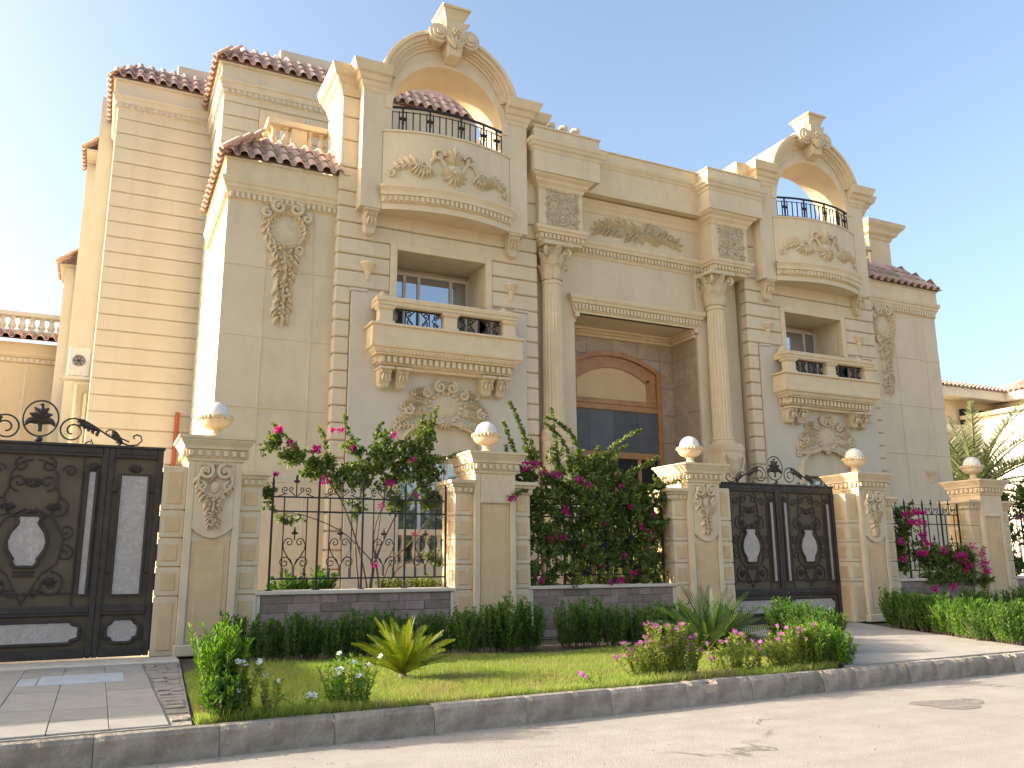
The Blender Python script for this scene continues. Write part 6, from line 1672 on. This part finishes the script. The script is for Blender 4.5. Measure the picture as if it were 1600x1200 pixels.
bA = boug_mesh(1,
    [([(4.40, Y1, 0.3), (4.38, Y1, 1.3), (3.95, Y1, 2.6), (3.45, Y1, 3.35)], 0.03, 0.012), ([(4.45, Y1+0.1, 0.3), (4.5, Y1, 1.5), (4.85, Y1, 2.4), (5.35, Y1, 3.1), (5.6, Y1, 3.8)], 0.032, 0.012),
     ([(4.42, Y1, 0.3), (4.2, Y1+0.1, 1.8), (4.25, Y1, 3.0), (4.45, Y1, 3.7)], 0.024, 0.010), ([(4.5, Y1, 0.3), (4.75, Y1, 1.5), (5.2, Y1, 2.0), (5.6, Y1, 2.5)], 0.02, 0.008),
     ([(4.4, Y1, 0.3), (4.6, Y1+0.15, 2.0), (4.7, Y1, 3.0)], 0.02, 0.01), ([(4.45, Y1, 0.3), (4.9, Y1, 1.45), (5.5, Y1, 1.75), (5.75, Y1, 1.8)], 0.016, 0.006), ([(4.55, Y1, 1.6), (3.9, Y1, 2.2), (3.1, Y1, 2.5), (2.7, Y1, 2.45)], 0.014, 0.005),
     ([(4.48, Y1, 0.3), (4.62, Y1, 1.2), (4.5, Y1, 2.2), (4.9, Y1, 3.2)], 0.026, 0.01)],
    [(2.62, Y1-0.1, 3.78, 0.24, 0.22, 0.22, 330), (2.95, Y1, 3.55, 0.34, 0.25, 0.22, 420), (3.4, Y1, 3.35, 0.4, 0.3, 0.25, 560), (3.9, Y1, 3.2, 0.42, 0.3, 0.3, 560), (4.35, Y1, 3.3, 0.45, 0.3, 0.42, 760), (4.85, Y1, 3.35, 0.5, 0.35, 0.5, 980),
     (5.35, Y1, 3.45, 0.42, 0.35, 0.5, 820), (5.5, Y1, 4.05, 0.26, 0.2, 0.38, 460), (4.75, Y1, 3.85, 0.3, 0.25, 0.3, 420), (4.1, Y1, 3.75, 0.25, 0.2, 0.2, 260), (5.55, Y1, 2.9, 0.35, 0.25, 0.3, 420), (4.9, Y1, 2.75, 0.35, 0.25, 0.25, 330),
     (3.0, Y1, 2.42, 0.35, 0.15, 0.14, 150), (2.55, Y1-0.3, 2.85, 0.16, 0.12, 0.3, 190), (4.2, Y1, 2.65, 0.3, 0.2, 0.2, 160), (5.6, Y1-0.2, 1.75, 0.3, 0.15, 0.15, 150), (4.6, Y1, 3.6, 0.5, 0.3, 0.3, 500), (5.2, Y1, 3.8, 0.35, 0.25, 0.35, 420), (3.6, Y1, 3.5, 0.4, 0.25, 0.2, 320), (5.6, Y1, 3.3, 0.35, 0.3, 0.4, 420)],
    [([(5.4, Y1, 3.6), (5.6, Y1, 4.2), (5.72, Y1, 4.62)], 110), ([(5.2, Y1, 3.6), (5.35, Y1, 4.1), (5.42, Y1, 4.45)], 110), ([(4.2, Y1, 3.5), (3.95, Y1, 4.05), (3.9, Y1, 4.3)], 90), ([(4.5, Y1, 3.5), (4.5, Y1, 4.0), (4.62, Y1, 4.25)], 90),
     ([(3.2, Y1, 3.5), (2.8, Y1, 3.9), (2.58, Y1-0.1, 4.05)], 90), ([(5.4, Y1-0.2, 3.5), (6.0, Y1-0.5, 3.65), (6.25, Y1-0.6, 3.7)], 90), ([(3.6, Y1, 3.5), (3.5, Y1, 3.9), (3.42, Y1, 4.05)], 70)],
    [(2.66, Y1-0.25, 3.95, 0.09, 26), (2.9, Y1-0.2, 3.72, 0.07, 12), (3.35, Y1-0.2, 3.62, 0.09, 24), (2.62, Y1-0.4, 3.12, 0.06, 10), (3.62, Y1-0.2, 3.98, 0.05, 8), (3.78, Y1-0.2, 3.99, 0.05, 8), (4.7, Y1-0.25, 3.05, 0.08, 16), (4.75, Y1-0.3, 3.95, 0.06, 8), (5.1, Y1-0.3, 3.5, 0.06, 8), (4.55, Y1-0.3, 2.65, 0.06, 7), (5.2, Y1-0.3, 2.85, 0.06, 7), (3.5, Y1-0.2, 3.1, 0.12, 12), (4.45, Y1-0.2, 1.6, 0.06, 6), (5.15, Y1-0.3, 2.15, 0.05, 5), (4.0, Y1-0.2, 3.7, 0.05, 6)])
boug('open bougainvillea with bare forked stems and few pink flowers behind the left railing', (4.42, Y1, 0.27), bA)
Y2 = 14.62
blB = []
for i in range(16):
    for j in range(9):
        x = 7.38+i*0.205+random.uniform(-0.08, 0.08); z = 1.32+j*0.27+random.uniform(-0.1, 0.1)
        top = 3.62 - 0.35*abs(i-7)/7
        if z > top: continue
        blB.append((x, Y2+random.uniform(-0.32, 0.2), z, 0.22, 0.28, 0.2, 215 if z > 1.75 else 125))
for (x, z) in ((7.5, 3.75), (8.0, 3.7), (8.5, 3.75), (9.0, 3.7), (9.35, 3.55)): blB.append((x, Y2, z, 0.24, 0.2, 0.2, 170))
shB = [([(7.6, Y2, 3.2), (7.35, Y2-0.1, 3.9), (7.1, Y2-0.2, 4.4), (6.95, Y2-0.2, 4.68)], 120), ([(7.5, Y2, 3.0), (7.2, Y2, 3.6), (6.95, Y2-0.1, 4.1), (6.85, Y2-0.1, 4.3)], 120), ([(7.3, Y2, 3.1), (7.0, Y2-0.1, 3.5), (6.9, Y2-0.1, 3.85)], 110),
       ([(8.1, Y2, 3.3), (8.0, Y2-0.1, 4.0), (7.93, Y2-0.1, 4.65)], 120), ([(8.4, Y2, 3.4), (8.2, Y2-0.1, 3.95), (7.75, Y2-0.1, 4.35)], 110), ([(8.7, Y2, 3.3), (8.45, Y2-0.1, 4.0), (8.1, Y2-0.2, 4.3), (7.7, Y2-0.2, 4.45)], 100),
       ([(8.8, Y2, 3.3), (9.2, Y2-0.1, 3.85), (9.7, Y2-0.2, 4.2), (10.0, Y2-0.2, 4.32)], 120), ([(8.9, Y2, 3.3), (9.25, Y2-0.1, 3.75), (9.7, Y2-0.1, 4.0)], 120), ([(9.5, Y2, 3.1), (9.9, Y2-0.1, 3.5), (10.4, Y2-0.2, 3.78)], 140), ([(9.3, Y2, 3.1), (9.8, Y2-0.15, 3.45), (10.25, Y2-0.2, 3.65)], 130),
       ([(8.6, Y2, 3.2), (8.95, Y2, 3.7), (9.05, Y2, 3.95)], 110), ([(9.9, Y2, 2.9), (10.5, Y2-0.25, 3.2), (10.9, Y2-0.3, 3.3)], 110), ([(7.6, Y2-0.1, 2.8), (7.1, Y2-0.5, 2.95), (6.75, Y2-0.6, 2.78)], 90), ([(7.9, Y2, 3.2), (7.6, Y2, 3.7), (7.5, Y2, 4.0)], 110), ([(9.0, Y2, 3.3), (9.4, Y2, 3.5), (9.5, Y2, 3.9)], 110)]
flB = [(7.2, Y2-0.35, 3.42, 0.13, 26), (7.45, Y2-0.35, 3.45, 0.09, 14), (7.6, Y2-0.35, 3.3, 0.10, 14), (7.85, Y2-0.35, 3.28, 0.11, 16), (8.35, Y2-0.35, 3.2, 0.12, 20), (8.6, Y2-0.35, 3.12, 0.07, 10), (9.35, Y2-0.35, 3.12, 0.05, 6), (8.05, Y2-0.35, 2.6, 0.13, 18), (9.55, Y2-0.35, 2.7, 0.07, 9), (6.78, Y2-0.62, 2.78, 0.08, 14),
       (7.75, Y2-0.35, 2.1, 0.12, 16), (8.0, Y2-0.35, 2.08, 0.08, 9), (8.5, Y2-0.35, 1.95, 0.06, 6), (10.0, Y2-0.35, 2.15, 0.12, 24), (9.8, Y2-0.35, 2.3, 0.08, 10), (9.95, Y2-0.35, 1.85, 0.1, 14), (9.35, Y2-0.35, 1.75, 0.07, 8), (8.85, Y2-0.35, 1.55, 0.06, 8), (9.2, Y2-0.45, 1.28, 0.08, 10), (8.95, Y2-0.45, 1.25, 0.08, 8), (7.5, Y2-0.35, 1.3, 0.07, 9), (9.6, Y2-0.35, 1.4, 0.08, 9), (10.15, Y2-0.3, 2.6, 0.06, 8), (8.9, Y2-0.35, 2.4, 0.1, 8), (7.35, Y2-0.3, 1.4, 0.06, 6)]
bB = boug_mesh(2, [([(8.3+0.35*i, Y2+0.15, 0.3), (8.2+0.4*i, Y2+0.1, 1.5), (8.0+0.5*i, Y2, 2.8)], 0.025, 0.01) for i in range(4)], blB, shB, flB)
boug('dense dark bougainvillea with long arching shoots smothering the middle railing', (8.9, Y2, 0.27), bB)
Y3 = 14.45
blC = [(17.25+0.05*i, Y3, 1.5+0.18*i, 0.3, 0.25, 0.2, 200) for i in range(8)] + [(18.0+0.27*i, Y3-0.05, 1.45+random.uniform(0, 0.5), 0.34, 0.3, 0.34, 560) for i in range(9)] + [(18.0+0.38*i, Y3-0.2, 1.25, 0.32, 0.25, 0.22, 420) for i in range(6)]
flC = [(17.2+random.uniform(-0.2, 0.7), Y3-0.3, 1.3+random.uniform(0, 1.6), 0.11, 16) for i in range(9)] + [(17.7, Y3-0.3, 2.5, 0.13, 22), (17.8, Y3-0.3, 2.25, 0.12, 20), (17.95, Y3-0.3, 2.0, 0.12, 18), (18.5, Y3-0.3, 1.85, 0.12, 18), (19.1, Y3-0.35, 1.7, 0.16, 30), (19.2, Y3-0.35, 1.45, 0.15, 24), (18.9, Y3-0.35, 1.75, 0.1, 14), (19.75, Y3-0.4, 1.75, 0.12, 14), (19.8, Y3-0.4, 1.55, 0.12, 18), (19.85, Y3-0.4, 1.35, 0.12, 20), (17.9, Y3-0.4, 0.95, 0.12, 18), (18.6, Y3-0.4, 1.0, 0.12, 16), (17.65, Y3-0.3, 2.75, 0.1, 14), (17.9, Y3-0.3, 2.75, 0.08, 10), (19.5, Y3-0.35, 1.95, 0.10, 10)]
bC = boug_mesh(3, [([(18.0+0.3*i, Y3+0.2, 0.3), (18.0+0.3*i, Y3, 1.6)], 0.02, 0.01) for i in range(4)], blC, [([(19.6, Y3, 1.9), (20.0, Y3-0.1, 2.1), (20.3, Y3-0.2, 2.2)], 80), ([(17.7, Y3, 2.4), (17.8, Y3, 2.9), (17.9, Y3, 3.0)], 80)], flC)
boug('pink flowering bougainvillea spilling over the low wall right of the double gate', (18.5, Y3, 0.27), bC)
blD = [(21.5+random.uniform(0, 2.6), 14.6+random.uniform(-0.2, 0.3), 1.3+random.uniform(0, 2.1), 0.35, 0.3, 0.3, 300) for i in range(30)]
flD = [(21.6+random.uniform(0, 2), 14.2, 1.4+random.uniform(0, 1.9), 0.13, 14) for i in range(9)]
bD = boug_mesh(4, [([(22+0.4*i, 14.8, 0.3), (22+0.3*i, 14.7, 2.5)], 0.02, 0.01) for i in range(3)], blD, [([(22, 14.6, 3.0), (22.3, 14.5, 3.6), (22.6, 14.5, 3.8)], 80)], flD)
boug('dark bougainvillea cut by the right edge beyond the last post', (22.5, 14.6, 0.27), bD)
# low shrubs in the garden just behind the left railing
sv = hedge_variant(41, 0.62, 0.34, 38, M['hedge'], 0.075, 0.035)
for i, (x, y, s, lb) in enumerate(((2.98, 15.2, 1.0, 'dark shrub just behind the left end of the iron railing'), (3.55, 15.25, 1.1, 'dark shrub beside the bare climber stems behind the railing'))):
    t = plant('garden_shrub', lb, 'shrub', (x, y, 0.9)); t.scale = (s, s, s); link('stems', sv[0], t); link('leaves', sv[1], t, stuff=True)
yv = hedge_variant(43, 0.40, 0.45, 34, M['yellowleaf'], 0.06, 0.03)
for i, (x, y, lb) in enumerate(((5.0, 15.25, 'low yellow green shrub behind the railing, right of the climber stems'), (5.62, 15.2, 'small yellow green shrub behind the right end of the left railing'))):
    t = plant('garden_shrub', lb, 'shrub', (x, y, 1.05)); link('stems', yv[0], t); link('leaves', yv[1], t, stuff=True)
mb = MB(); mb.box(2.4, 11.5, 14.95, 15.6, 0.262, 1.02); struct(mb.build('planting_bed', M['soil']))

# --- cycads
def frond_mesh(L, mt, seed, nl=30, lw=0.014, ll=0.13, droop=0.5, vee=0.5, name='frond'):
    q = random.Random(seed); mb = MB(); n = 14; pts = []
    for i in range(n+1):
        t = i/n; pts.append((L*(t-0.10*droop*t**2), 0, L*(0.0 - droop*0.42*t*t)))
    mb.tube(pts, [0.009*(1-0.8*i/n)*max(1, L/0.8) for i in range(n+1)], 5)
    for k in range(nl):
        t = min(1, 0.10+0.90*(k+(q.uniform(-0.4, 0.4) if name != 'frond' else 0))/(nl-1)); f = t*n; i = min(n-1, int(f)); u = f-i
        p = [pts[i][j]+(pts[i+1][j]-pts[i][j])*u for j in range(3)]
        s = ll*(math.sin(PI*min(1, 0.18+0.78*t))**0.7)*q.uniform(0.9, 1.1); fw = 0.75+0.6*t if name != 'frond' else 1.0+0.8*t
        for sy in (-1, 1):
            d = Vector((fw*0.8, sy, vee)).normalized()*s if name == 'frond' else Vector((fw*0.8+q.uniform(-0.25, 0.25), sy, vee+q.uniform(-0.45, 0.3))).normalized()*s*q.uniform(0.75, 1.15)
            a = Vector(p); b = a+d; w = Vector((lw, 0, 0)) if name == 'frond' else Vector((lw, 0, 0))
            mid = a+d*0.5 + Vector((0, 0, 0.012))
            mb.add([a-w*0.5, a+w*0.5, mid+w*0.6, b, mid-w*0.6], [(0, 1, 2, 4), (4, 2, 3)])
    return mb.mesh(name, mt)
def cycad(label, x, y, z, L, mt, nf, lo, hi, seed):
    t = plant('cycad', label, 'cycad', (x, y, z)); q = random.Random(seed)
    ms = [frond_mesh(L, mt, seed+i, nl=28, ll=0.115*L/0.65, lw=0.0105*(L/0.7)**0.5, droop=0.18+0.25*i, vee=0.75) for i in range(3)]
    mb = MB(); mb.lathe(0, 0, [(0, 0.05), (0.03, 0.06), (0.06, 0.045), (0.08, 0.02)], 10); mb.build('trunk', M['trunk'], t)
    for k in range(nf):
        az = 2*PI*(k*0.381966) ; el = lo+(hi-lo)*(k/nf)
        s = q.uniform(0.85, 1.1)
        mw = Matrix.Translation((0, 0, 0.055)) @ Matrix.Rotation(az, 4, 'Z') @ Matrix.Rotation(-el, 4, 'Y') @ Matrix.Rotation(q.uniform(-0.3, 0.3), 4, 'X') @ Matrix.Scale(s, 4)
        link('frond', ms[k % 3], t, mw=mw)
cycad('yellow green young cycad on the lawn in front of the hedge', 3.45, 10.2, 0.25, 0.70, M['cycad'], 38, 0.38, 1.35, 51)
cycad('larger dark green cycad on the lawn near the double gate', 8.35, 10.5, 0.25, 1.05, M['cycad_dark'], 40, 0.30, 1.35, 57)

# --- date palm
dp = plant('date_palm', 'date palm with arching feathery fronds behind the last post on the right', 'palm', (36.6, 26.0, 0.27))
mb = MB(); mb.lathe(0, 0, [(0, 0.34), (0.5, 0.28), (2.0, 0.26), (3.6, 0.27), (4.3, 0.34), (4.7, 0.16)], 12); mb.build('trunk', M['trunk'], dp)
pm_ = [frond_mesh(4.6, M['palm'], 61+i, nl=42, lw=0.046, ll=0.62, droop=0.45+0.35*i, vee=0.35, name='palm_frond') for i in range(3)]
q = random.Random(5)
for k in range(46):
    az = 2*PI*k*0.381966; el = 0.05+1.4*(k/46)
    mw = Matrix.Translation((0, 0, 4.5)) @ Matrix.Rotation(az, 4, 'Z') @ Matrix.Rotation(-el, 4, 'Y') @ Matrix.Rotation(q.uniform(-0.5, 0.5), 4, 'X') @ Matrix.Scale(q.uniform(0.8, 1.1), 4)
    link('palm_frond', pm_[k % 3], dp, mw=mw)

# --- periwinkles
def periwinkle(label, x, y, seed, w, h, nst, mtp, flowers, lmat='yellowleaf', cat='flower'):
    t = plant('periwinkle', label, 'flowers', (x, y, 0.25)); q = np.random.default_rng(seed); st = MB(); P = []; D = []; heads = []
    for s in range(nst):
        x0, y0 = q.uniform(-w*0.5, w*0.5), q.uniform(-0.10, 0.10); H = h*q.uniform(0.5, 1.0)*(1-0.35*(abs(x0)/(w*0.5+1e-6))**2)
        x1, y1 = x0*1.06+q.normal()*0.075, y0+q.normal()*0.07
        st.tube([(x0*0.9, y0*0.9, 0), ((x0+x1)/2, (y0+y1)/2, H*0.55), (x1, y1, H)], [0.006, 0.005, 0.003], 4)
        for ti in np.linspace(0.12, 1.0, int(H/0.022)):
            b = q.uniform(0, 2*PI)
            for k in (0, PI):
                P.append((x0*0.9+(x1-x0*0.9)*ti, y0*0.9+(y1-y0*0.9)*ti, H*ti)); D.append((math.cos(b+k), math.sin(b+k), 0.55))
        if s < flowers:
            c = Vector((x1, y1, H+0.012)); nrm = Vector((q.normal()*0.35, -0.55+q.normal()*0.3, 0.75)).normalized(); a = nrm.orthogonal().normalized(); b2 = nrm.cross(a)
            R = q.uniform(0.027, 0.038); fm = MB()
            for k in range(5):
                g = 2*PI*k/5; dv = a*math.cos(g)+b2*math.sin(g); sv_ = a*math.cos(g+PI/2)+b2*math.sin(g+PI/2)
                fm.add([c, c+dv*R*0.75+sv_*R*0.42, c+dv*R+sv_*R*0.12+nrm*0.002, c+dv*R*0.95-sv_*R*0.2, c+dv*R*0.65-sv_*R*0.42], [(0, 1, 2, 3, 4)])
            heads.append(fm)
    P = np.array(P); D = np.array(D); n = len(P)
    link('stems', st.mesh('stems', M['greenstem']), t)
    link('leaves', stuff=True, parent=t, me=leaf_mesh('leaves', P, D, q.uniform(0.04, 0.07, n), q.uniform(0.016, 0.026, n), M[lmat], seed=seed))
    for fm in heads: link('flower', fm.mesh('flower', M[mtp]), t)
periwinkle('tall white flowering periwinkle at the kerb beside the bright bush', 1.43, 8.36, 71, 0.42, 0.56, 13, 'petal_w', 9)
periwinkle('bushy white flowering periwinkle at the kerb left of the yellow green cycad', 2.34, 8.5, 72, 0.42, 0.58, 22, 'petal_w', 9, 'hedge_bright')
periwinkle('tiny low periwinkle with two white flowers between the taller ones', 1.92, 8.52, 73, 0.22, 0.2, 5, 'petal_w', 3, 'hedge_bright')
periwinkle('wide pink flowering periwinkle clump in front of the dark cycad', 6.3, 8.75, 74, 1.0, 0.66, 70, 'petal_p', 60)
periwinkle('thin pink flowering periwinkle in the middle of the kerb row', 7.45, 8.8, 75, 0.8, 0.50, 26, 'petal_p', 20)
periwinkle('pink flowering periwinkle before the bright clipped shrubs', 8.3, 8.72, 76, 0.75, 0.62, 44, 'petal_p', 32)
periwinkle('small seedling with pink flowers at the kerb edge of the lawn', 5.15, 8.55, 77, 0.15, 0.18, 4, 'petal_p', 2)
